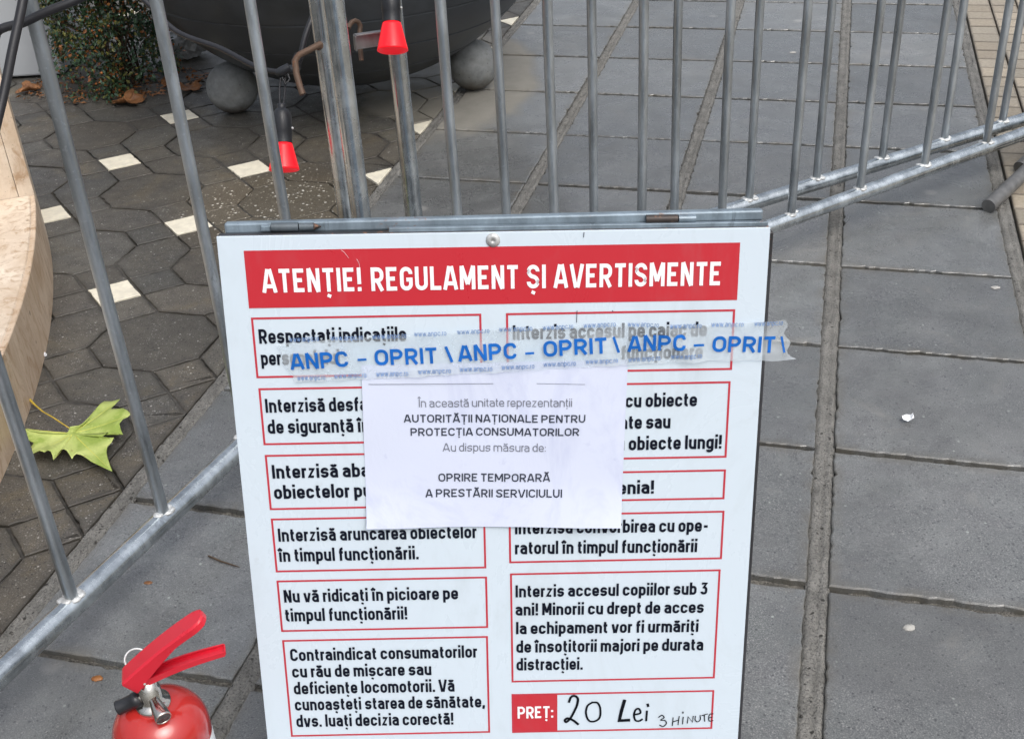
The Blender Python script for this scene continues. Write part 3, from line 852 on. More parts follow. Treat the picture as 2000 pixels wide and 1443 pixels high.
    G['Î'] = (0.04, [([(0.02, 0), (0.02, 1)], False), ([(-0.13, 1.07), (0.02, 1.20), (0.17, 1.07)], False)])
    G['–'] = (0.50, [([(0, 0.36), (0.50, 0.36)], False)])
    G['\\'] = (0.26, [([(0, 1.0), (0.26, 0)], False)])
    G['Ț'] = (W * 0.92, G['T'][1] + [comma(W * 0.46, -0.11)])
    G['Ș'] = (W, G['S'][1] + [comma(W / 2, -0.11)])
    return G

def letter_line(mb, text, u0, s0, u1, s1, cap, n, t=0.165, sp=0.105, space=0.22, mi=0, **gk):
    G = glyphs(t, **gk)
    x = 0.0; items = []
    for ch in text:
        if ch == ' ': x += space; continue
        w, st = G[ch]
        items.append((x + t / 2, st)); x += w + t + sp
    nat = x - sp
    A, B = Vector((u0, s0)), Vector((u1, s1))
    ex = (B - A) / nat
    ey = Vector((ex.y, -ex.x)).normalized() * cap
    cnt = 0
    for x0, st in items:
        for k, (pts, closed) in enumerate(st):
            path = round_path(pts, closed)
            if callable(n): path = subdiv(path)
            vs, fs = stroke_quads(path, t, closed)
            zz = 0.00004 * k
            out = []
            for v in vs:
                q = A + ex * (v.x + x0) + ey * v.y
                out.append(S(q.x, q.y, zz + (n(q.x, q.y) if callable(n) else n)))
            mb.add(out, fs, mi)

def subdiv(path, mx=0.25):
    out = [path[0]]
    for a_, b_ in zip(path, path[1:]):
        k = max(1, int((b_ - a_).length / mx))
        for q in range(1, k + 1): out.append(a_ + (b_ - a_) * q / k)
    return out

sign = thing('warning_sign', 'white folding board of red boxed rules under the header ATENȚIE! REGULAMENT ȘI AVERTISMENTE', 'sign', (S(SW / 2, 0).x, S(SW / 2, SH).y + 0.1, 0))
pn = MB()
pn.box(S(SW / 2, SH / 2, -0.0015), SX, -SD, SN, SW, SH, 0.003, bev=0.0005)
pn.build('panel', M['white'], sign)
fr = MB()
T = 0.020
def down_to_ground(u, n):
    p = S(u, 0, n); return (p.z) / -SD.z
for u in (T / 2 + 0.0005, SW - T / 2 + 0.0046):
    L = down_to_ground(u, -0.0035 - T / 2)
    fr.box(S(u, L / 2 + 0.003, -0.0035 - T / 2), SX, -SD, SN, T, L - 0.006, T, bev=0.0012)
fr.box(S(SW / 2, T / 2 - 0.0012, -0.0075), SX, -SD, SN, SW - 0.002, T, 0.0085, bev=0.0012)
fr.box(S(SW / 2, SH - T / 2, -0.0035 - T / 2), SX, -SD, SN, SW - 2 * T - 0.002, T, T - 0.001, bev=0.0012)
fr.box(S(0.392, -0.0030, -0.0075), SX, -SD, SN, 0.412, 0.0050, 0.0075, 1, bev=0.0008)
fr.build('front_frame', [M['darksteel'], M['bluesteel']], sign)
BD = Vector((0.0, 0.215, -0.977)).normalized()            # the back leaf leans the other way
BN = SX.cross(BD).normalized()
bk = MB()
top0 = S(SW / 2, -0.0105, -0.037)
lean = math.radians(0)
TX = (SX - SD * 0.0092).normalized(); TD = SN.cross(TX).normalized()
bk.box(S(SW / 2 + 0.0004, -0.0073, -0.0212), TX, TD, SN, 0.589, 0.0124, 0.0125, bev=0.0024)
for u in (T / 2 + 0.002, SW - T / 2 - 0.002):
    a_ = S(u, 0.006, -0.036); L = a_.z / -BD.z
    bk.box(a_ + BD * (L / 2), SX, -BD, BN, T, L - 0.004, T, bev=0.0012)
bk.box(S(SW / 2, 0.006, -0.036) + BD * 0.72, SX, -BD, BN, SW - 2 * T - 0.006, T, T, bev=0.0012)
bk.box(S(SW / 2, 0.0045, -0.0285), SX, -SD, SN, SW - 0.014, 0.0125, 0.014)
bk.build('back_frame', M['bluesteel'], sign)
bp = MB()
bp.box(S(SW / 2, 0.006, -0.036) + BD * 0.40 + BN * 0.0125, SX, -BD, BN, SW - 0.004, 0.74, 0.003)
bp.build('back_panel', M['white'], sign)
for u0, u1, uc, m0, m1 in ((0.058, 0.104, 0.088, 2, 2), (0.466, 0.520, 0.501, 0, 1)):
    hg = MB()
    hc_ = -0.0066 - 0.0050 * ((u0 + u1) / 2 - 0.1)
    hg.tube([S(u0, hc_, -0.0118), S(uc - 0.0006, hc_ , -0.0118)], 0.0050, 14, mi=m0)
    hg.tube([S(uc + 0.0006, hc_, -0.0118), S(u1, hc_, -0.0118)], 0.0044, 14, mi=m1)
    if m0 == 2: hg.tube([S(u1 + 0.0002, hc_, -0.0118), S(u1 + 0.008, hc_, -0.0118)], [0.0040, 0.0006], 10, mi=0)
    if m0 == 2: hg.box(S(0.052, hc_ + 0.001, -0.0125), SX, -SD, SN, 0.011, 0.007, 0.006, 1, bev=0.0015)
    hg.build('hinge', [M['hinge_brown'], M['bluesteel'], M['hinge_grey']], sign)
sw = MB()
sw.lathe(S(0.2988, 0.0087, 0.0), SN, [(0.0078, 0.0), (0.0078, 0.0009), (0.0066, 0.0016), (0.0058, 0.0024), (0.0045, 0.0030), (0.0016, 0.0032), (0.0014, 0.0018), (0, 0.0018)], 24)
sw.build('screw', M['weld'], sign)

BOX = {'b1': (0.0291, 0.092, 0.2842, 0.1637), 'b2': (0.0300, 0.1759, 0.2848, 0.2462), 'b3': (0.0302, 0.2585, 0.2846, 0.3295), 'b4': (0.0304, 0.3407, 0.2832, 0.4128),
       'b5': (0.0302, 0.4241, 0.2838, 0.4958), 'b6': (0.0303, 0.5075, 0.2832, 0.6504), 'r1': (0.3115, 0.092, 0.5665, 0.1638), 'r2': (0.3114, 0.1775, 0.5657, 0.2726),
       'r3': (0.3108, 0.2877, 0.5659, 0.3264), 'r4': (0.3109, 0.3415, 0.5668, 0.4065), 'r5': (0.3115, 0.4205, 0.5660, 0.5756), 'price': (0.3111, 0.5930, 0.5663, 0.6515)}
TEXT = [
('header', 'ATENȚIE!', 0.0452, 0.0636, 0.1536, 0.0636, 0.0268), ('header', 'REGULAMENT', 0.1643, 0.0637, 0.326, 0.0637, 0.0268),
('header', 'ȘI', 0.335, 0.0638, 0.3559, 0.0638, 0.0268), ('header', 'AVERTISMENTE', 0.3649, 0.0638, 0.5486, 0.0638, 0.0268),
('b1', 'Respectați indicațiile', 0.0361, 0.1225, 0.2, 0.1225, 0.0169), ('b1', 'personalului', 0.0362, 0.1483, 0.1241, 0.1483, 0.0171),
('b2', 'Interzisă desfa', 0.0362, 0.2057, 0.1519, 0.2057, 0.017), ('b2', 'de siguranță în', 0.0366, 0.2318, 0.1529, 0.2318, 0.0172),
('b3', 'Interzisă aba', 0.037, 0.2886, 0.1498, 0.2886, 0.0174), ('b3', 'obiectelor pu', 0.0371, 0.3150, 0.1508, 0.3147, 0.0176),
('b4', 'Interzisă aruncarea obiectelor', 0.0373, 0.3713, 0.2725, 0.3715, 0.0174), ('b4', 'în timpul funcționării.', 0.036, 0.3984, 0.2026, 0.3985, 0.0176),
('b5', 'Nu vă ridicați în picioare pe', 0.0374, 0.4545, 0.2482, 0.4545, 0.0174), ('b5', 'timpul funcționării!', 0.0368, 0.4811, 0.1855, 0.4812, 0.0177),
('b6', 'Contraindicat consumatorilor', 0.0387, 0.5377, 0.2693, 0.5378, 0.0176), ('b6', 'cu rău de mișcare sau', 0.0391, 0.5619, 0.2119, 0.5622, 0.0178),
('b6', 'deficiențe locomotorii. Vă', 0.0393, 0.5866, 0.2399, 0.5871, 0.0181), ('b6', 'cunoașteți starea de sănătate,', 0.0388, 0.6108, 0.2772, 0.6116, 0.018),
('b6', 'dvs. luați decizia corectă!', 0.0388, 0.6356, 0.2371, 0.6366, 0.0182),
('r1', 'Interzis accesul pe caiac de', 0.319, 0.1231, 0.5359, 0.1228, 0.0169), ('r1', 'funcționare', 0.4405, 0.1491, 0.5324, 0.149, 0.0165),
('r2', 'cu obiecte', 0.4466, 0.2072, 0.5283, 0.2072, 0.0167), ('r2', 'ate sau', 0.4409, 0.2341, 0.4988, 0.234, 0.017), ('r2', 'u obiecte lungi!', 0.4378, 0.2609, 0.5592, 0.2607, 0.0172),
('r3', 'enia!', 0.44, 0.3173, 0.4823, 0.3171, 0.0173),
('r4', 'Interzisă convorbirea cu ope-', 0.3183, 0.3674, 0.5488, 0.3686, 0.0171), ('r4', 'ratorul în timpul funcționării', 0.318, 0.3944, 0.5362, 0.396, 0.0173),
('r5', 'Interzis accesul copiilor sub 3', 0.3179, 0.4535, 0.5511, 0.4546, 0.0168), ('r5', 'ani! Minorii cu drept de acces', 0.3176, 0.4790, 0.5478, 0.4804, 0.0169),
('r5', 'la echipament vor fi urmăriți', 0.3179, 0.5055, 0.5423, 0.5073, 0.0171), ('r5', 'de însoțitorii majori pe durata', 0.318, 0.5321, 0.5495, 0.5341, 0.0174),
('r5', 'distracției.', 0.3179, 0.558, 0.4003, 0.5586, 0.0176), ('price', 'PREȚ:', 0.3184, 0.6295, 0.3638, 0.6295, 0.0178)]

def flat(mb, u0, s0, u1, s1, n, mi=0):
    mb.add([S(u0, s1, n), S(u1, s1, n), S(u1, s0, n), S(u0, s0, n)], [(0, 1, 2, 3)], mi)
def ring(mb, u0, s0, u1, s1, t, n, mi=0):
    flat(mb, u0, s0, u1, s0 + t, n, mi); flat(mb, u0, s1 - t, u1, s1, n, mi)
    flat(mb, u0, s0 + t, u0 + t, s1 - t, n, mi); flat(mb, u1 - t, s0 + t, u1, s1 - t, n, mi)

hb = MB(); flat(hb, 0.0281, 0.0160, 0.5679, 0.0813, 0.0004)
# scratches in the print
hbo = hb.build('header_band', M['red_print'], sign)
lt = MB()
for k, tx, *r in TEXT:
    if k == 'header': letter_line(lt, tx, *r, 0.0008, t=0.172, sp=0.115)
lt.build('lettering', M['white_print'], hbo)
for k, (u0, s0, u1, s1) in BOX.items():
    rb = MB(); ring(rb, u0, s0, u1, s1, 0.0024, 0.0004)
    if k == 'price': flat(rb, u0 + 0.0024, s0 + 0.0024, 0.3687, s1 - 0.0024, 0.0004, 1)
    ro = rb.build('rule_box' if k != 'price' else 'price_box', [M['rule_red'], M['red_print']], sign)
    ln = [x for x in TEXT if x[0] == k]
    if ln:
        lt = MB()
        for _, tx, *r in ln: letter_line(lt, tx, *r, 0.0008, t=0.186 if k != 'price' else 0.17, sp=0.092)
        lt.build('lettering', M['ink'] if k != 'price' else M['white_print'], ro)
    if k == 'price': price_box = ro
HW = [(0.00342, [(0.3834, 0.6061), (0.3859, 0.599), (0.3902, 0.5971), (0.3945, 0.6013), (0.3934, 0.6114), (0.3895, 0.6216), (0.3852, 0.6307), (0.3801, 0.6362), (0.3783, 0.6333), (0.3818, 0.6307), (0.3887, 0.6339), (0.3951, 0.6399)]),
(0.0028, [(0.4126, 0.6074), (0.4066, 0.6128), (0.405, 0.624), (0.4085, 0.6344), (0.4155, 0.6362), (0.4223, 0.6306), (0.423, 0.6173), (0.4194, 0.6084), (0.4126, 0.6074)]),
(0.00467, [(0.4534, 0.6057), (0.4497, 0.622), (0.4474, 0.6358), (0.4598, 0.6353)]), (0.0028, [(0.4666, 0.6272), (0.4739, 0.6249), (0.472, 0.6185), (0.4678, 0.6198), (0.4659, 0.628), (0.4678, 0.6355), (0.4725, 0.637), (0.4764, 0.6344)]),
(0.0028, [(0.4821, 0.6222), (0.4816, 0.6366)]), (0.0034, [(0.4827, 0.6118), (0.4835, 0.6148)]), (0.00149, [(0.4974, 0.632), (0.5011, 0.6288), (0.5043, 0.6322), (0.5001, 0.6362), (0.5053, 0.6368), (0.5074, 0.6414), (0.5034, 0.6461), (0.4988, 0.6437)]),
(0.00137, [(0.5151, 0.6449), (0.5157, 0.6329)]), (0.00137, [(0.5153, 0.6391), (0.5228, 0.6368)]), (0.00137, [(0.5233, 0.631), (0.5223, 0.6438)]), (0.00137, [(0.5285, 0.6322), (0.528, 0.6427)]), (0.00174, [(0.5277, 0.6245), (0.5279, 0.6262)]),
(0.00137, [(0.534, 0.6416), (0.5347, 0.6317), (0.5406, 0.6401), (0.5412, 0.6311)]), (0.00137, [(0.544, 0.6311), (0.5439, 0.6373), (0.5471, 0.6399), (0.5503, 0.6366), (0.5498, 0.63)]), (0.00137, [(0.5518, 0.6305), (0.5591, 0.6282)]),
(0.00137, [(0.5552, 0.6293), (0.5561, 0.6393)]), (0.00137, [(0.5663, 0.628), (0.5616, 0.6295), (0.5616, 0.6386), (0.5665, 0.6383)]), (0.00137, [(0.5618, 0.634), (0.5652, 0.6331)])]
def smooth_path(pts, seg=5):
    if len(pts) < 3: return [Vector(p) for p in pts]
    P_ = [Vector(p) for p in pts]; P_ = [P_[0] * 2 - P_[1]] + P_ + [P_[-1] * 2 - P_[-2]]
    out = []
    for i in range(1, len(P_) - 2):
        for k in range(seg):
            t = k / seg; a_, b_, c_, d_ = P_[i - 1:i + 3]
            out.append(0.5 * (2 * b_ + (c_ - a_) * t + (2 * a_ - 5 * b_ + 4 * c_ - d_) * t * t + (3 * b_ - a_ - 3 * c_ + d_) * t ** 3))
    out.append(P_[-2])
    return out
lt = MB()
for k, (w_, pts) in enumerate(HW):
    straight = w_ > 0.0045 or len(pts) < 3 or k in (12,)
    path = [Vector(p) for p in pts] if straight else smooth_path(pts)
    path = [path[0] + (path[0] - path[1]).normalized() * w_ * 0.3] + path[1:-1] + [path[-1] + (path[-1] - path[-2]).normalized() * w_ * 0.3]
    vs, fs = stroke_quads(path, w_ * 0.92, False)
    lt.add([S(v.x, v.y, 0.0009 + k * 0.00002) for v in vs], [tuple(reversed(f)) for f in fs])
lt.build('handwriting', M['marker'], price_box)
# a few scuffs on the printed sheet
for a_, b_, w_ in (((0.3975, 0.0015), (0.397, 0.0072), 0.0009), ((0.3905, 0.090), (0.3900, 0.104), 0.0007), ((0.430, 0.0905), (0.4302, 0.0925), 0.0008)):
    sf = MB(); vs, fs = stroke_quads([Vector(a_), Vector(b_)], w_, False); sf.add([S(v.x, v.y, 0.0010) for v in vs], fs); sf.build('scuff', M['toner'], sign)

for L_ in ([(0.1335, 0.0168), (0.137, 0.0195), (0.1415, 0.0262)], [(0.150, 0.0270), (0.1525, 0.0330), (0.1522, 0.0385)]):
    sf = MB(); vs, fs = stroke_quads(smooth_path(L_, 4), 0.00055, False); sf.add([S(v.x, v.y, 0.0007) for v in vs], [tuple(reversed(f)) for f in fs]); sf.build('scratch', M['scratch'], hbo)
# paper notice taped on the board
paper = MB()
nu, nv = 30, 20
cs = [(0.1480, 0.1500), (0.4482, 0.1490), (0.4437, 0.3580), (0.1433, 0.3535)]
def paper_n(u, s_):
    a_ = (u - 0.1433) / 0.30; b_ = (s_ - 0.15) / 0.206
    cr_ = max(0, b_ - 0.75) ** 1.6 * (2.2 * abs(a_ - 0.45) ** 1.2 + 0.25)
    return 0.0013 + 0.060 * cr_ * 0.9 + 0.0007 * math.sin(a_ * 9 + 1) * math.sin(b_ * 5) ** 2 + 0.0004 * math.sin(a_ * 17 + b_ * 6)
vs = []
for j in range(nv + 1):
    for i in range(nu + 1):
        a_, b_ = i / nu, j / nv
        p = (Vector(cs[0]) * (1 - a_) + Vector(cs[1]) * a_) * (1 - b_) + (Vector(cs[3]) * (1 - a_) + Vector(cs[2]) * a_) * b_
        vs.append(S(p.x, p.y, paper_n(p.x, p.y)))
fs = [(j * (nu + 1) + i, (j + 1) * (nu + 1) + i, (j + 1) * (nu + 1) + i + 1, j * (nu + 1) + i + 1) for j in range(nv) for i in range(nu)]
paper.add(vs, fs, 0, True)
proot = thing('paper_notice', 'white paper sheet reading OPRIRE TEMPORARĂ stuck over the rules on the board', 'notice', S(0.295, 0.3575, 0.002))
po = paper.build('sheet', M['paper'], proot)
md = po.modifiers.new('thickness', 'SOLIDIFY'); md.thickness = 0.0003; md.offset = -1; md.use_rim = False
for tx, u0, s0, u1, s1, cp, bo in [('În această unitate reprezentanții', 0.2106, 0.2020, 0.3852, 0.2044, 0.0104, 0), ('AUTORITĂȚII NAȚIONALE PENTRU', 0.1929, 0.2203, 0.4006, 0.2245, 0.0096, 1), ('PROTECȚIA CONSUMATORILOR', 0.1998, 0.2370, 0.3937, 0.2409, 0.0096, 1),
        ('Au dispus măsura de:', 0.2362, 0.2574, 0.3552, 0.2601, 0.0104, 0), ('OPRIRE TEMPORARĂ', 0.2298, 0.2957, 0.3599, 0.2986, 0.0103, 1), ('A PRESTĂRII SERVICIULUI', 0.2141, 0.3155, 0.374, 0.3192, 0.0103, 1)]:
    lt = MB(); letter_line(lt, tx, u0, s0, u1, s1, cp, lambda u, s_: paper_n(u, s_) + 0.0007, t=0.165 if bo else 0.105, sp=0.13, space=0.26, lw=0.60, cw=0.78, xh=0.72)
    lt.build('lettering', M['toner'] if bo else M['toner_light'], proot)
# thin header rule of the form and its blurred line of print
lt = MB()
for u0, u1, s0, w_ in ((0.155, 0.296, 0.1727, 0.0006), (0.345, 0.40, 0.1755, 0.0005)):
    vs, fs = stroke_quads([Vector((u0, s0)), Vector((u1, s0 + 0.002))], w_, False); lt.add([S(v.x, v.y, paper_n(v.x, v.y) + 0.0009) for v in vs], fs)
lt.build('form_rule', M['toner_light'], proot)

# sealing tape across the board
TOP = [(0.0544, 0.1229), (0.0899, 0.1199), (0.1356, 0.1171), (0.204, 0.1148), (0.2496, 0.1126), (0.2952, 0.1104), (0.3465, 0.109), (0.392, 0.1074), (0.4455, 0.1048), (0.489, 0.1091), (0.5574, 0.1074), (0.6224, 0.1056)]
BOT = [(0.0715, 0.1678), (0.1095, 0.1672), (0.1557, 0.1663), (0.2077, 0.1642), (0.2596, 0.1621), (0.3029, 0.161), (0.3462, 0.1594), (0.3923, 0.1572), (0.4385, 0.155), (0.4846, 0.1534), (0.548, 0.1509), (0.6325, 0.1531)]
def tape_n(u, s_):
    v = (s_ - 0.135) / 0.025
    n_ = 0.0034 + 0.0006 * math.sin(u * 61 + v * 1.3) + 0.0004 * math.sin(u * 137 - v * 2.1 + 1) + 0.0005 * math.sin(v * 3 + u * 20)
    n_ += 0.0022 * math.exp(-((u - 0.505 - v * 0.02) / 0.012) ** 2) + 0.0016 * math.exp(-((u - 0.45 + v * 0.004) / 0.006) ** 2)
    if u > 0.60: n_ -= 0.35 * (u - 0.60) ** 1.3
    return n_
tp = MB()
nu, nv = 130, 12
def lerp_line(L, t):
    x = t * (len(L) - 1); i = min(int(x), len(L) - 2); f = x - i
    return Vector(L[i]) * (1 - f) + Vector(L[i + 1]) * f
vs = []
for j in range(nv + 1):
    for i in range(nu + 1):
        a_ = lerp_line(TOP, i / nu); b_ = lerp_line(BOT, i / nu); v = j / nv
        p = a_ * (1 - v) + b_ * v
        if i == nu: p.x += 0.003 * math.sin(v * 14) + (0.004 if j == nv else 0)
        if i == 0: p.x += 0.002 * math.sin(v * 9)
        if j in (0, nv): p.y += 0.0006 * math.sin(i * 0.9)
        vs.append(S(p.x, p.y, tape_n(p.x, p.y)))
fs = [(j * (nu + 1) + i, (j + 1) * (nu + 1) + i, (j + 1) * (nu + 1) + i + 1, j * (nu + 1) + i + 1) for j in range(nv) for i in range(nu)]
tp.add(vs, fs, 0, True)
troot = thing('sealing_tape', 'clear seal tape printed ANPC – OPRIT in blue stretched across the upper board', 'tape', S(0.34, 0.1610, 0.003))
tp.build('strip', M['tape'], troot)
big, small = MB(), MB()
for tx, u0, s0, u1, s1, cp in [('ANPC', 0.0694, 0.1532, 0.1342, 0.1505, 0.0189), ('–', 0.1434, 0.1494, 0.1561, 0.1491, 0.0188), ('OPRIT', 0.164, 0.1502, 0.2342, 0.1481, 0.0189), ('\\', 0.2428, 0.1476, 0.252, 0.1472, 0.0189), ('ANPC', 0.2577, 0.147, 0.323, 0.1442, 0.0188),
        ('–', 0.3313, 0.145, 0.344, 0.1446, 0.0188), ('OPRIT', 0.3532, 0.143, 0.4244, 0.1397, 0.0188), ('\\', 0.4307, 0.1395, 0.4388, 0.1391, 0.0188), ('ANPC', 0.4471, 0.138, 0.5121, 0.138, 0.0188), ('–', 0.5198, 0.1393, 0.5348, 0.139, 0.0188), ('OPRIT', 0.542, 0.1404, 0.6131, 0.1429, 0.0188), ('\\', 0.6186, 0.1436, 0.6255, 0.1437, 0.0189)]:
    letter_line(big, tx, u0, s0, u1, s1, cp, lambda u, s_: tape_n(u, s_) + 0.0007, t=0.195 if tx not in '–\\' else 0.14, sp=0.13, lw=0.60, cw=0.80, xh=0.72)
for r in [(0.07, 0.1201, 0.103, 0.1195), (0.1156, 0.1192, 0.1526, 0.1186), (0.1623, 0.1182, 0.2005, 0.1177), (0.2091, 0.1161, 0.245, 0.1155), (0.257, 0.1143, 0.2929, 0.1137), (0.3037, 0.1124, 0.3408, 0.1118), (0.3522, 0.111, 0.3863, 0.1104), (0.3977, 0.1098, 0.4336, 0.1088), (0.4467, 0.1084, 0.481, 0.1098), (0.4936, 0.1118, 0.529, 0.1119), (0.5398, 0.1106, 0.5758, 0.1110), (0.5878, 0.1106, 0.6204, 0.1112),
          (0.0756, 0.166, 0.1073, 0.1653), (0.1172, 0.1643, 0.1535, 0.1638), (0.1645, 0.163, 0.2008, 0.1622), (0.2118, 0.1605, 0.2487, 0.16), (0.2586, 0.159, 0.2954, 0.1584), (0.3058, 0.1571, 0.3427, 0.1562), (0.3531, 0.1549, 0.3894, 0.154), (0.4004, 0.1524, 0.4367, 0.1512), (0.4482, 0.1508, 0.4845, 0.1497), (0.4965, 0.1481, 0.5311, 0.1475)]:
    small = MB(); letter_line(small, 'www.anpc.ro', *r, 0.0062, lambda u, s_: tape_n(u, s_) + 0.0007, t=0.13, sp=0.13, lw=0.60, cw=0.78, xh=0.72)
    small.build('small_lettering', M['blue_small'], troot)
big.build('lettering', M['blue_ink'], troot)

# ---------------------------------------------------------------- fire extinguisher
AX = Vector((-0.4390, 0.985, 0))
ext = thing('fire_extinguisher', 'red fire extinguisher with black nozzle standing in front of the left barrier', 'extinguisher', AX)
c = MB()
prof = [(0.0, 0.0), (0.050, 0.0), (0.0550, 0.004), (0.0562, 0.012), (0.0562, 0.312)]
for k in range(1, 13):
    th = k / 12 * math.pi / 2
    prof.append((0.0165 + 0.0397 * math.cos(th), 0.312 + 0.044 * math.sin(th)))
c.lathe(AX, (0, 0, 1), prof, 48)
c.build('cylinder', M['ext_red'], ext)
lb = MB()
n = 40
lp = [(AX + Vector((math.cos(a_), math.sin(a_), 0)) * 0.0566 + Vector((0, 0, z))) for z in (0.10, 0.300) for a_ in [R(-28) + R(200) * k / n for k in range(n + 1)]]
lb.add(lp, [(k, k + 1, n + 2 + k, n + 1 + k) for k in range(n)], 0, True)
lb.build('label_wrap', M['white_print'], ext)
HD = Vector((0.975, 0.22, 0)).normalized(); HS = Vector((-HD.y, HD.x, 0)); UP = Vector((0, 0, 1))
v = MB()
v.lathe(AX, UP, [(0.0185, 0.353), (0.0200, 0.355), (0.0200, 0.361), (0.0150, 0.363), (0.0125, 0.366), (0.0125, 0.382), (0.010, 0.384), (0.010, 0.397), (0, 0.397)], 28)
gd = Vector((-0.05, -0.90, 0.40)).normalized()
g0 = AX + UP * 0.375
gside = Vector((0.52, -0.82, -0.22)).normalized()
v.lathe(g0, gside, [(0.006, 0.0), (0.006, 0.014), (0.0070, 0.018), (0.0090, 0.028), (0.0096, 0.037), (0.0094, 0.0395), (0.0084, 0.0395), (0.0082, 0.0385)], 24)
v.build('valve', M['chrome'], ext)
gz = MB(); gz.lathe(g0, gside, [(0.0084, 0.0387), (0.005, 0.0388), (0, 0.0388)], 24); gz.build('gauge', M['dial'], ext)
nz = MB()
nd = Vector((-0.93, -0.20, -0.30)).normalized()
n0 = AX + UP * 0.376 + HD * 0.005
nz.lathe(n0, nd, [(0.0065, 0.004), (0.0065, 0.018)], 20, mi=1)
nz.lathe(n0, nd, [(0.0, 0.0175), (0.0098, 0.0175), (0.0098, 0.026), (0.0088, 0.027), (0.0082, 0.040), (0.0088, 0.045), (0.0088, 0.0465), (0.0066, 0.0465), (0.005, 0.038), (0, 0.038)], 24, mi=0)
nz.build('nozzle', [M['black'], M['chrome']], ext)
def channel(mb, pts, widths, depth, th=0.0022):
    """a lever pressed from sheet: flat top with two side flanges hanging down (depth>0) or standing up (depth<0)"""
    P_ = [Vector(p) for p in pts]; k = len(P_)
    vs = []
    for i in range(k):
        t = (P_[min(k - 1, i + 1)] - P_[max(0, i - 1)]).normalized(); nn = HS.cross(t).normalized()
        if nn.z < 0: nn = -nn
        w = widths[i] / 2; dp = depth[i]
        vs += [P_[i] - HS * w - nn * dp, P_[i] - HS * w, P_[i] - HS * (w * 0.86) + nn * 0.0009, P_[i] + HS * (w * 0.86) + nn * 0.0009, P_[i] + HS * w, P_[i] + HS * w - nn * dp]
    fs = [(i * 6 + j, i * 6 + j + 1, (i + 1) * 6 + j + 1, (i + 1) * 6 + j) for i in range(k - 1) for j in range(5)]
    fs.append((0, 1, 2, 3, 4, 5)); e = (k - 1) * 6; fs.append(tuple(e + q for q in (5, 4, 3, 2, 1, 0)))
    mb.add(vs, fs)
B0 = AX + UP * 0.395
ul = MB()
pts, wd, dp = [], [], []
for k in range(29):
    s_ = k / 28
    x = -0.024 + 0.102 * s_; z = 0.012 + 0.068 * s_ + 0.004 * math.sin(s_ * math.pi)
    pts.append(B0 + HD * x + UP * z)
    wd.append(0.026 if s_ < 0.84 else 0.026 * math.sqrt(max(0.06, 1 - ((s_ - 0.84) / 0.165) ** 2)))
    dp.append(0.020 - 0.014 * min(1, s_ * 1.6))
channel(ul, pts, wd, dp)
o = ul.build('squeeze_lever', M['lever_red'], ext)
md = o.modifiers.new('wall', 'SOLIDIFY'); md.thickness = 0.0022; md.offset = -1
ll = MB()
pts, wd, dp = [], [], []
for k in range(13):
    s_ = k / 12
    x = -0.012 + 0.104 * s_; z = -0.004 + 0.022 * s_ + 0.004 * math.sin(s_ * math.pi)
    pts.append(B0 + HD * x + UP * z); wd.append(0.020 - 0.005 * s_); dp.append(-0.009 + 0.003 * s_)
channel(ll, pts, wd, dp)
o = ll.build('carry_handle', M['lever_red'], ext)
md = o.modifiers.new('wall', 'SOLIDIFY'); md.thickness = 0.0022; md.offset = -1
rv = MB()
for s_, r_ in ((0.20, 0.0032), (0.03, 0.0022)):
    rv.lathe(B0 + HD * (-0.024 + 0.102 * s_) + UP * (0.0128 + 0.068 * s_ + 0.004 * math.sin(s_ * math.pi)), HS.cross(HD * 0.102 + UP * 0.068) * -1, [(r_, -0.001), (r_, 0.0012), (r_ * 0.7, 0.0018), (0, 0.0018)], 14)
rv.build('rivet', M['darksteel'], ext)
pr = MB()
pc = B0 + HD * -0.010 + UP * 0.012 + HS * 0.026
pr.tube([pc + (HD * 0.6 + HS * 0.35 + UP * 0.5).normalized() * 0.0 + HD * (0.0125 * math.cos(a_)) + (HS * 0.55 + UP * 0.55).normalized() * (0.0115 * math.sin(a_)) for a_ in [2 * math.pi * k / 24 for k in range(24)]], 0.0012, 8, closed=True)
pr.tube([B0 + UP * 0.010 - HS * 0.016, B0 + UP * 0.010 + HS * 0.018], 0.0014, 8)
pr.build('safety_pin', M['weld'], ext)

# ---------------------------------------------------------------- hull on its concrete balls
HC = Vector((-0.4989, 4.2458, 0.8625)); HR = 0.8163
hull = thing('round_hull', 'large charcoal rounded hull with horizontal plank seams resting on grey balls', 'hull', (HC.x, HC.y, HC.z - HR))
hm = MB()
prof = [(0.0, -HR)]
zs = [-HR + 0.012]
th = 4.0
seams = [24, 36, 47, 57, 66.5, 75.5, 84]
a_ = 3.0
prof_a = []
cur = 3.0
allang = []
for k, sm in enumerate(seams):
    lo = 3.0 if k == 0 else seams[k - 1] + 0.35
    steps = 6
    for q in range(steps + 1): allang.append((lo + 0.25 + (sm - 0.85 - lo) * q / steps, 0.0))
    allang += [(sm - 0.36, 0.0), (sm - 0.32, 0.0), (sm - 0.24, -0.007), (sm + 0.24, -0.007), (sm + 0.32, 0.0), (sm + 0.36, 0.0)]
allang.append((88, 0.0)); allang.append((96, 0.0))
hp = [(0.0, -HR)] + [((HR + d_) * math.sin(R(an)), -(HR + d_) * math.cos(R(an))) for an, d_ in allang]
last = hp[-1]
hp += [(last[0] + 0.02, last[1] + 0.0), (last[0] + 0.02, last[1] + 0.03), (last[0] - 0.05, last[1] + 0.03), (last[0] - 0.06, last[1] - 0.10), (0, last[1] - 0.10)]
hm.lathe(HC, UP, hp, 72)
hm.build('planking', M['hull'], hull)
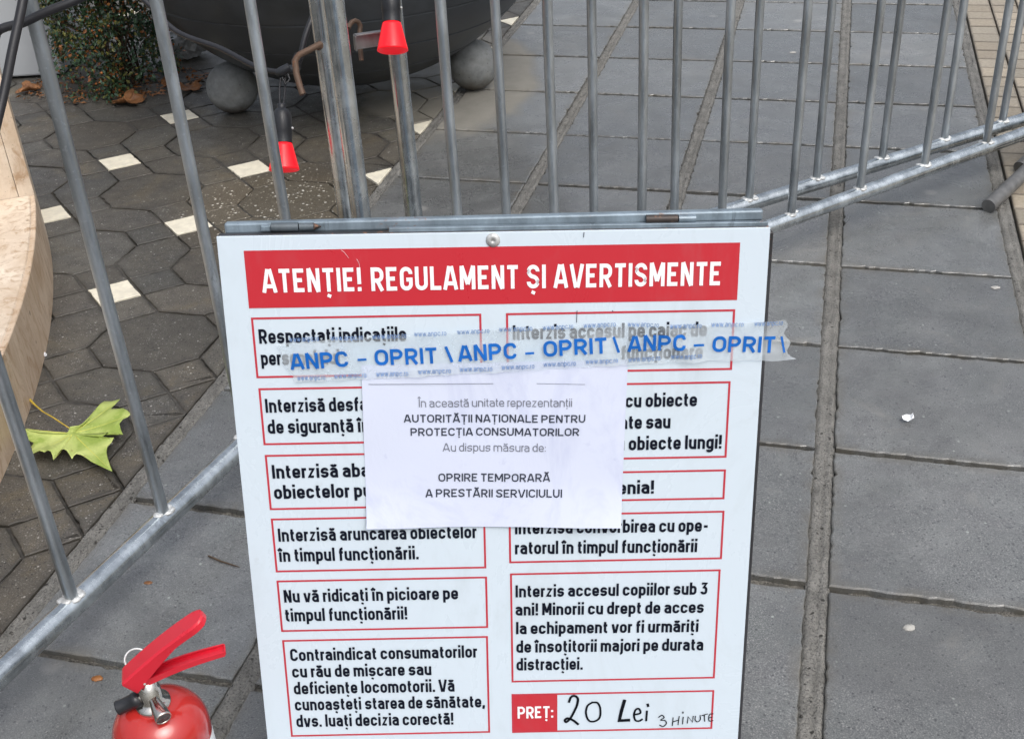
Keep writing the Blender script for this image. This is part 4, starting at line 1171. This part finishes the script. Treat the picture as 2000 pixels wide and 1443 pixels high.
for (x, y), lab in (((-0.911, 4.055), 'left grey concrete ball under the dark hull, beside the shrub'), ((-0.075, 4.150), 'right grey concrete ball under the dark hull, behind the barrier bars')):
    b = MB()
    b.blob((x, y, 0.0865), 0.0885, sub=4, squash=(1, 1, 0.99))
    o = rebase(b.build('concrete_ball', M['concrete']))
    tag(o, lab, 'ball', 'concrete balls under the hull')

# ---------------------------------------------------------------- stone bench, white planter
SC, SR = Vector((-4.7581, 1.7276, 0)), 3.732
bench = thing('stone_step', 'curved beige stone step with taller block at the left edge', 'step', (SC.x + SR - 0.3, SC.y, 0))
st = MB()
def arc(r, a0, a1, n_): return [SC + Vector((math.cos(R(a0 + (a1 - a0) * k / n_)), math.sin(R(a0 + (a1 - a0) * k / n_)), 0)) * r for k in range(n_ + 1)]
def ring_block(mb, r0, r1, a0, a1, z0, z1, n_=24, bev=0.004):
    o_, i_ = arc(r1, a0, a1, n_), arc(r0, a0, a1, n_); ob = arc(r1 - bev, a0, a1, n_)
    vs = []
    for k in range(n_ + 1):
        vs += [(o_[k].x, o_[k].y, z0), (o_[k].x, o_[k].y, z1 - bev), (ob[k].x, ob[k].y, z1), (i_[k].x, i_[k].y, z1), (i_[k].x, i_[k].y, z0)]
    fs = []
    for k in range(n_):
        for j in range(4): fs.append((k * 5 + j, (k + 1) * 5 + j, (k + 1) * 5 + j + 1, k * 5 + j + 1))
    fs.append((4, 3, 2, 1, 0)); e = n_ * 5; fs.append((e, e + 1, e + 2, e + 3, e + 4))
    mb.add(vs, fs)
def ang_at_y(y, r): return math.degrees(math.asin((y - SC.y) / r))
# cladding slabs of the step with fine open seams
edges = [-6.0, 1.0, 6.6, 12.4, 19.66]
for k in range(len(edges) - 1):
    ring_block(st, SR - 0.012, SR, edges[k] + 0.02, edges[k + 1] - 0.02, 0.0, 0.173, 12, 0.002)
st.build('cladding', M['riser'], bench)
st = MB(); ring_block(st, SR - 0.5, SR - 0.0125, -5.9, 19.64, 0.0, 0.1750, 30, 0.003); st.build('tread', M['stone'], bench)
st = MB()
a0 = ang_at_y(2.985, SR)
ring_block(st, SR - 0.5, SR - 0.0405, a0, a0 + 8.5, 0.0, 0.62, 20, 0.003)
st.build('block', M['stone'], bench)
st = MB(); ring_block(st, SR - 0.039, SR - 0.0005, a0 - 0.01, a0 + 8.5, 0.0, 0.621, 20, 0.003); st.build('block_cladding', M['stone'], bench)
wp = thing('planter_box', 'plain pale grey planter box at the top left behind the shrub', 'planter', (-1.95, 4.75, 0))
w = MB(); w.box((-2.02, 4.78, 0.205), (1, 0, 0), (0, 1, 0), UP, 0.72, 0.42, 0.39, bev=0.008); w.build('body', M['planter'], wp)
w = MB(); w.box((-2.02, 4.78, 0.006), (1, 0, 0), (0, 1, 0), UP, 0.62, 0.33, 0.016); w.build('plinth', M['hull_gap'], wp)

# ---------------------------------------------------------------- shrub
sh = thing('berry_shrub', 'low trailing green shrub with orange berries left of the dark hull', 'shrub', (-1.42, 4.42, 0))
fo = MB(); be = MB(); tw = MB()
rnd = random.Random(11)
clumps = []
for k in range(230):
    a_ = rnd.uniform(0, 2 * math.pi); rr = math.sqrt(rnd.random())
    x = -1.425 + 0.222 * rr * math.cos(a_); y = 4.47 + 0.21 * rr * math.sin(a_)
    z = 0.03 + rnd.random() ** 0.8 * (0.74 - 0.28 * rr * rr)
    if x < -1.52 and z < 0.10: continue
    clumps.append((Vector((x, y, z)), rnd.choice([0, 0, 0, 1, 0, 2, 0, 2])))
for ctr, kind in clumps:
    base = Vector((-1.40 + rnd.uniform(-.06, .06), 4.46 + rnd.uniform(-.06, .06), 0.0))
    mid = (base + ctr) / 2 + Vector((0, 0, 0.06))
    if rnd.random() < 0.12: tw.tube([base, mid, ctr], [0.004, 0.003, 0.0012], 6)
    for q in range(58):
        dv = Vector((rnd.gauss(0, 1), rnd.gauss(0, 1), rnd.gauss(0, 1))).normalized()
        p = ctr + dv * 0.062 * rnd.random() ** 0.5 + Vector((0, -0.010, -0.015))
        if p.z < 0.008: p.z = 0.008 + rnd.random() * 0.02
        ln = rnd.uniform(0.012, 0.023); wd_ = ln * rnd.uniform(0.5, 0.68)
        t = (dv + Vector((0, -0.3, -0.4)) + Vector((rnd.uniform(-.7, .7), rnd.uniform(-.7, .7), rnd.uniform(-.7, .7)))).normalized()
        sd = t.cross(Vector((rnd.uniform(-1, 1), rnd.uniform(-1, 1), 1.2))).normalized()
        nn = sd.cross(t)
        kind2 = kind if rnd.random() < 0.75 else rnd.choice([0, 1, 2])
        if rnd.random() < 0.09: kind2 = 3
        fo.add([p, p + t * ln * 0.5 + sd * wd_ / 2 + nn * wd_ * 0.12, p + t * ln, p + t * ln * 0.5 - sd * wd_ / 2 + nn * wd_ * 0.12], [(0, 1, 2), (0, 2, 3)], kind2)
    for q in range(rnd.choice([0, 1, 2, 2, 3])):
        p = ctr + Vector((rnd.uniform(-1, 1), rnd.uniform(-1.2, 0.2), rnd.uniform(-1, 1))) * 0.055
        be.blob(p, rnd.uniform(0.0035, 0.0058), sub=1)
fo.build('foliage', [M['leaf_a'], M['leaf_b'], M['leaf_c'], M['leaf_d']], sh)
o = be.build('berry_clusters', M['berry'], sh); o['kind'] = 'stuff'
tw.build('stem', M['twig'], sh)

# dead leaves and litter
def lobed(rnd_, n_l=5, size=0.06):
    pts = []
    n_ = n_l * 8
    for k in range(n_):
        a_ = 2 * math.pi * k / n_
        lobe = abs(math.cos(a_ * n_l / 2 + 0.2)) ** 0.8
        spike = 0.10 * (k % 2)
        r_ = size * (0.42 + 0.55 * lobe + spike * lobe) * (1 + rnd_.uniform(-.08, .08))
        pts.append((math.cos(a_) * r_, math.sin(a_) * r_))
    return pts
def dead_leaf(x, y, size, rot, label, sd):
    rn = random.Random(sd); out = lobed(rn, 5, size)
    mb = MB(); rings = 4; vs = [(x, y, 0.012)]; n_ = len(out)
    ph = rn.uniform(0, 6)
    for q in range(1, rings + 1):
        f = q / rings
        for k, (a_, b_) in enumerate(out):
            X_, Y_ = a_ * f, b_ * f
            z = 0.010 + 0.45 * size * f * f * (0.45 + 0.55 * math.sin(math.atan2(b_, a_) * 2 + ph)) + rn.uniform(-1, 1) * 0.001
            cx, sx = math.cos(rot), math.sin(rot)
            vs.append((x + X_ * cx - Y_ * sx, y + X_ * sx + Y_ * cx, max(0.003, z)))
    fs = [(0, 1 + k, 1 + (k + 1) % n_) for k in range(n_)]
    for q in range(rings - 1):
        for k in range(n_):
            a_, b_ = 1 + q * n_ + k, 1 + q * n_ + (k + 1) % n_
            fs.append((a_, a_ + n_, b_ + n_, b_))
    mb.add(vs, fs, 0, True)
    o = mb.build('dead_leaf', M['dead'])
    md = o.modifiers.new('thickness', 'SOLIDIFY'); md.thickness = 0.0006
    tag(rebase(o), label, 'leaf', 'dead brown leaves')
dead_leaf(-1.325, 4.195, 0.062, 0.4, 'largest curled brown dead leaf on the paving in front of the shrub', 1)
dead_leaf(-1.125, 4.325, 0.055, 1.9, 'brown dead leaf lying between the shrub and left concrete ball', 2)
dead_leaf(-1.205, 4.36, 0.045, 2.7, 'small brown dead leaf tucked under the right side of the shrub', 4)
dead_leaf(-1.745, 4.40, 0.050, 0.9, 'brown dead leaf below the pale planter box at the left', 3)
li = MB(); rn = random.Random(5)
for k in range(420):
    a_ = rn.uniform(0, 2 * math.pi); q = rn.random() ** 0.5
    x = -1.43 + 0.36 * q * math.cos(a_); y = 4.42 + 0.20 * q * math.sin(a_)
    ln = rn.uniform(0.008, 0.028); r_ = rn.uniform(0, 6.28); c_, s_ = math.cos(r_) * ln, math.sin(r_) * ln
    z = rn.uniform(0.002, 0.012); dz = rn.uniform(0, 0.012)
    li.add([(x, y, z), (x + c_ * .5 - s_ * .3, y + s_ * .5 + c_ * .3, z + dz), (x + c_, y + s_, z), (x + c_ * .5 + s_ * .3, y + s_ * .5 - c_ * .3, z + dz * .4)], [(0, 1, 2), (0, 2, 3)], rn.choice([0, 0, 1, 2]))
tag(li.build('leaf_litter', [M['dead'], M['leaf_d'], M['twig']]), 'scattered brown leaf litter around the foot of the shrub', 'leaf litter', kind='stuff')
cr = MB(); bm = bmesh.new(); bmesh.ops.create_icosphere(bm, subdivisions=4, radius=1.0); rn = random.Random(3)
from mathutils import noise as mn
bm.verts.index_update()
vs = []
for v_ in bm.verts:
    k = 1 + 0.55 * mn.noise(v_.co * 2.4) + 0.25 * abs(mn.noise(v_.co * 6.0))
    vs.append((-1.215 + v_.co.x * 0.075 * k, 4.74 + v_.co.y * 0.06 * k, max(0.003, 0.065 + v_.co.z * 0.075 * k)))
cr.add(vs, [[q.index for q in f.verts] for f in bm.faces], 0, False); bm.free()
tag(rebase(cr.build('plastic_bag', M['plastic_white'])), 'crumpled white plastic sheet between the shrub and the dark hull', 'plastic')

# ---------------------------------------------------------------- green plane leaf
def ground_pt(px, py, z):
    """where the photograph's pixel meets the horizontal plane z"""
    d = CF + CR * ((px - 1000) / 2329.467) - CU * ((py - 721.5) / 2329.467)
    t = (z - CAM_H) / d.z
    return Vector((0, 0, CAM_H)) + d * t
OUT = [(575, 985), (640, 965), (690, 915), (720, 880), (750, 830), (780, 790), (808, 762), (840, 740), (905, 745), (975, 735), (940, 780), (900, 835), (950, 846), (1010, 845), (1045, 868), (1075, 892), (1045, 915), (1005, 930), (975, 960), (985, 1000), (1000, 1030), (940, 1020), (880, 1012), (830, 1040), (880, 1048), (925, 1050), (905, 1085), (870, 1120), (862, 1165), (872, 1210), (890, 1265), (910, 1320), (850, 1295), (780, 1262), (735, 1240), (700, 1215), (660, 1192), (620, 1185), (600, 1205), (585, 1232), (565, 1200), (545, 1172), (520, 1165), (495, 1178), (468, 1215), (440, 1262), (432, 1225), (420, 1198), (395, 1190), (370, 1207), (330, 1188), (285, 1200), (240, 1222), (228, 1160), (245, 1115), (266, 1080), (230, 1062), (190, 1052), (178, 1015), (175, 985), (215, 990), (260, 1003), (330, 1010), (400, 1010), (460, 1008), (520, 1005), (550, 998)]
OUT = [(x / 4.167, 600 + y / 4.167) for x, y in OUT]
HUB = (590 / 4.167, 600 + 1020 / 4.167)
lf = MB(); rings = 7
def leaf_z(p, f):
    q = math.atan2(p.y - hub0.y, p.x - hub0.x)
    return 0.020 + 0.010 * f * f + 0.007 * f * f * math.sin(3 * q + 0.6) - 0.0035 * f * (1 - 0.5 * f) * math.cos(q * 5 + 0.4)
hub0 = ground_pt(*HUB, 0.022)
vs = [hub0]; n_ = len(OUT)
edge = [ground_pt(x, y, 0.03) for x, y in OUT]
for q in range(1, rings + 1):
    f = q / rings
    for p in edge:
        v_ = hub0 + (p - hub0) * f
        vs.append(Vector((v_.x, v_.y, leaf_z(p, f))))
fs = [(0, 1 + k, 1 + (k + 1) % n_) for k in range(n_)]
for q in range(rings - 1):
    for k in range(n_):
        a_, b_ = 1 + q * n_ + k, 1 + q * n_ + (k + 1) % n_
        fs.append((a_, a_ + n_, b_ + n_, b_))
lf.add(vs, fs, 0, True)
lroot = thing('fallen_leaf', 'big yellow-green plane leaf lying on the dark pavers beside the stone step', 'leaf', (hub0.x, hub0.y, 0))
o = lf.build('blade', M['plane_leaf'], lroot)
md = o.modifiers.new('thickness', 'SOLIDIFY'); md.thickness = 0.0007
ve = MB()
for tip in (9, 15, 31, 45, 52, 59):
    p = edge[tip]; pth = []
    for k in range(9):
        f = k / 8 * 0.9; v_ = hub0 + (p - hub0) * f; pth.append(Vector((v_.x, v_.y, leaf_z(p, f) + 0.0006)))
    ve.tube(pth, [0.0013 * (1 - 0.75 * k / 8) for k in range(9)], 6)
ve.build('vein', M['vein'], lroot)
sk = MB()
pl = [(590, 1000, 0.022), (520, 955, 0.024), (430, 895, 0.022), (350, 850, 0.018), (290, 800, 0.014), (245, 755, 0.012), (235, 748, 0.012)]
sk.tube([ground_pt(x / 4.167, 600 + y / 4.167, z) for x, y, z in pl], [0.0014, 0.0014, 0.0015, 0.0016, 0.002, 0.0032, 0.0026], 8)
sk.build('stalk', M['stalk'], lroot)

# ---------------------------------------------------------------- cables and red lamps
def cam_pt(px, py, dep):
    return Vector((0, 0, CAM_H)) + (CF + CR * ((px - 1000) / 2329.467) - CU * ((py - 721.5) / 2329.467)) * dep
def cable(pts, r, label, cat='cable', name='cable'):
    mb = MB(); mb.tube([Vector((p.x, p.y, p.z)) for p in smooth3(pts)], r, 10)
    return tag(rebase(mb.build(name, M['cable'])), label, cat)
def smooth3(pts, seg=8):
    P_ = [Vector(p) for p in pts]; P_ = [P_[0] * 2 - P_[1]] + P_ + [P_[-1] * 2 - P_[-2]]; out = []
    for i in range(1, len(P_) - 2):
        a_, b_, c_, d_ = P_[i - 1:i + 3]
        for k in range(seg):
            t = k / seg; out.append(0.5 * (2 * b_ + (c_ - a_) * t + (2 * a_ - 5 * b_ + 4 * c_ - d_) * t * t + (3 * b_ - a_ - 3 * c_ + d_) * t ** 3))
    out.append(P_[-2]); return out
tr = lambda t, z=1.10: Vector((-0.725, 1.449, z)) + Vector((0.4384, 0.8988, 0)) * t
cable([tr(0.26, 1.122), Vector((-0.592, 1.640, 1.095)), Vector((-0.598, 1.615, 1.058)), Vector((-0.6063, 1.5884, 1.0175)), Vector((-0.6233, 1.5554, 0.9647)), Vector((-0.6446, 1.5137, 0.8979)), Vector((-0.680, 1.440, 0.800)), Vector((-0.745, 1.40, 0.70)), tr(-0.13, 0.62)], 0.0062,
      'thick black cable hanging steeply down over the top left bars')
cable([tr(-0.25, 1.118), tr(-0.2, 1.09) + Vector((0.03, -0.02, 0)), Vector((-0.70, 1.60, 0.955)), Vector((-0.659, 1.6195, 0.973)), Vector((-0.6277, 1.6233, 0.979)), Vector((-0.596, 1.6299, 0.9897)), Vector((-0.5539, 1.6374, 1.0016)), Vector((-0.50, 1.655, 1.022)), Vector((-0.44, 1.70, 1.055)), tr(0.50, 1.085) + Vector((0.03, -0.02, 0)), tr(0.54, 1.122)], 0.0060,
      'black cable sagging across the top left corner behind the steep cable')
LPOS = Vector((-0.4664, 2.5691, 0.5681))
cable([tr(0.62, 1.118), Vector((-0.60, 2.25, 0.98)), cam_pt(215, -40, 2.5), cam_pt(280, 0, 2.50), cam_pt(345, 62, 2.48), cam_pt(430, 95, 2.44), cam_pt(500, 131, 2.40), cam_pt(545, 141, 2.38), cam_pt(575, 133, 2.38), cam_pt(585, 118, 2.38), cam_pt(600, 60, 2.38), cam_pt(640, -30, 2.40), cam_pt(690, -80, 2.38), cam_pt(735, -60, 2.34), cam_pt(760, -20, 2.33)], 0.0058,
      'black lamp cable running in front of the shrub and hull between the red lamps', 'cable', 'lamp_cable')
def lamp(axis_top, sock_top, sock_bot, bot, label, wires=()):
    ax = (Vector(bot) - Vector(sock_top)); L = ax.length; ax.normalize()
    root = thing('festoon_lamp', label, 'lamp', Vector(bot), 'red festoon lamps')
    k = MB()
    hs_ = (Vector(sock_bot) - Vector(sock_top)).length
    k.lathe(sock_top, ax, [(0.0, 0.0), (0.0085, 0.0), (0.0095, 0.004), (0.0080, 0.009), (0.0130, 0.0115), (0.0168, 0.017), (0.0186, 0.0245), (0.0190, 0.032), (0.0190, hs_ * 0.72), (0.0182, hs_ * 0.74), (0.0182, hs_)], 28)
    k.blob(Vector(sock_top) + ax * hs_ * 0.62 + CR * 0.0195, 0.003, mi=1, sub=2)
    k.build('socket', [M['black'], M['weld']], root)
    q = MB()
    q.lathe(sock_top, ax, [(0.0165, hs_ + 0.0005), (0.0178, hs_ + 0.0005), (0.0195, hs_ + 0.006), (0.0298, L - 0.004), (0.0304, L - 0.001), (0.0288, L), (0.020, L - 0.004), (0.0, L - 0.008)], 40)
    q.build('bulb', M['bulb'], root)
    w_ = MB()
    for dx_ in (-0.0035, 0.0035):
        w_.tube([Vector(axis_top) + Vector((dx_, 0, 0)), (Vector(axis_top) + Vector(sock_top)) / 2 + Vector((dx_ * 1.6, 0, 0)), Vector(sock_top) + Vector((dx_, 0, 0)) + ax * 0.004], 0.0021, 8)
    w_.build('wire', M['cable'], root)
    return root
lamp(cam_pt(553, 140, 2.38), cam_pt(550, 203, 2.38), cam_pt(554, 280, 2.38), cam_pt(555, 333, 2.38), 'red lamp with black socket hanging low left of the thick posts')
lamp(cam_pt(762, -70, 2.33), cam_pt(762, -32, 2.33), cam_pt(764.5, 45, 2.33), cam_pt(767, 100, 2.33), 'red lamp hanging high in front of the single post near the hull')
kn = MB()
kp = cam_pt(572, 136, 2.375)
kn.blob(kp, 0.010, sub=2, squash=(1.6, 1, 0.9), jit=0.1)
kn.tube([cam_pt(541, 143, 2.375), cam_pt(552, 140, 2.372), cam_pt(566, 131, 2.37)], [0.0075, 0.0105, 0.0085], 12)
kn.tube([cam_pt(560, 140, 2.372), cam_pt(566, 155, 2.372), cam_pt(558, 166, 2.372), cam_pt(551, 152, 2.372)], 0.0022, 8)
kn.tube([kp, cam_pt(583, 122, 2.37), cam_pt(602, 100, 2.35)], 0.0016, 6); kn.tube([kp, cam_pt(570, 120, 2.37), cam_pt(578, 103, 2.37)], 0.0014, 6)
tag(rebase(kn.build('cable_tie', M['black'])), 'small black knot of ties on the lamp cable above the left red lamp', 'cable tie')

# ---------------------------------------------------------------- small litter on the ground
def patch(name, mat, x, y, r, label, cat, seed, h_=0.003, squash=0.7):
    rn_ = random.Random(seed); mb = MB(); n_ = 18; z0 = 0.0005
    pr_ = [(math.cos(2 * math.pi * k / n_) * r * rn_.uniform(0.82, 1.1), math.sin(2 * math.pi * k / n_) * r * squash * rn_.uniform(0.82, 1.1)) for k in range(n_)]
    vs = [(x + a_, y + b_, z0) for a_, b_ in pr_] + [(x + a_ * 0.8, y + b_ * 0.8, z0 + h_) for a_, b_ in pr_] + [(x, y, z0 + h_ * 0.7)]
    fs = [(k, (k + 1) % n_, n_ + (k + 1) % n_, n_ + k) for k in range(n_)] + [(n_ + k, n_ + (k + 1) % n_, 2 * n_) for k in range(n_)]
    mb.add(vs, fs, 0, True)
    return tag(rebase(mb.build(name, mat)), label, cat)
patch('chewing_gum', M['gum'], 0.614, 1.389, 0.0105, 'flattened pale gum blob on the slab at the lower right', 'gum', 1)
patch('chewing_gum', M['gum'], 1.164, 2.484, 0.011, 'faint flattened gum spot on the slab by the right edge', 'gum', 2, 0.0015)
patch('chewing_gum', M['gum'], 1.109, 4.345, 0.013, 'pale gum spot on the far slab behind the barrier bars', 'gum', 5, 0.0015)
sp = MB(); rn = random.Random(8)
c0 = Vector((0.789, 1.958, 0.004)); vs = []
for j in range(4):
    for i in range(4): vs.append(c0 + Vector(((i - 1.5) * 0.0065 + rn.uniform(-.002, .002), (j - 1.5) * 0.005 + rn.uniform(-.002, .002), rn.uniform(0, 0.012) + (0.004 if i in (0, 3) else 0))))
sp.add(vs, [(j * 4 + i, j * 4 + i + 1, (j + 1) * 4 + i + 1, (j + 1) * 4 + i) for j in range(3) for i in range(3)])
tag(rebase(sp.build('paper_scrap', M['white_print'])), 'tiny crumpled white paper scrap on the slab right of the board', 'scrap')
patch('leaf_flake', M['dead'], -0.662, 1.605, 0.0085, 'small tan leaf flake on the slab above the fire extinguisher', 'leaf', 3, 0.002, 0.45)
patch('leaf_flake', M['leaf_d'], -0.693, 1.382, 0.010, 'rust brown leaf flake on the slab left of the fire extinguisher', 'leaf', 4, 0.003, 0.6)
cb = MB(); cb.tube([(-1.100, 2.435, 0.005), (-1.088, 2.420, 0.005)], 0.0038, 10)
tag(rebase(cb.build('cigarette_butt', M['white_print'])), 'white cigarette butt against the foot of the stone step', 'cigarette')
tg = MB(); tg.tube([ground_pt(407, 1085, 0.003), ground_pt(430, 1095, 0.004), ground_pt(452, 1102, 0.003), ground_pt(468, 1107, 0.003)], [0.0015, 0.0017, 0.0013, 0.0008], 6)
tag(rebase(tg.build('fallen_twig', M['twig'])), 'thin reddish brown twig on the slab left of the white board', 'twig')
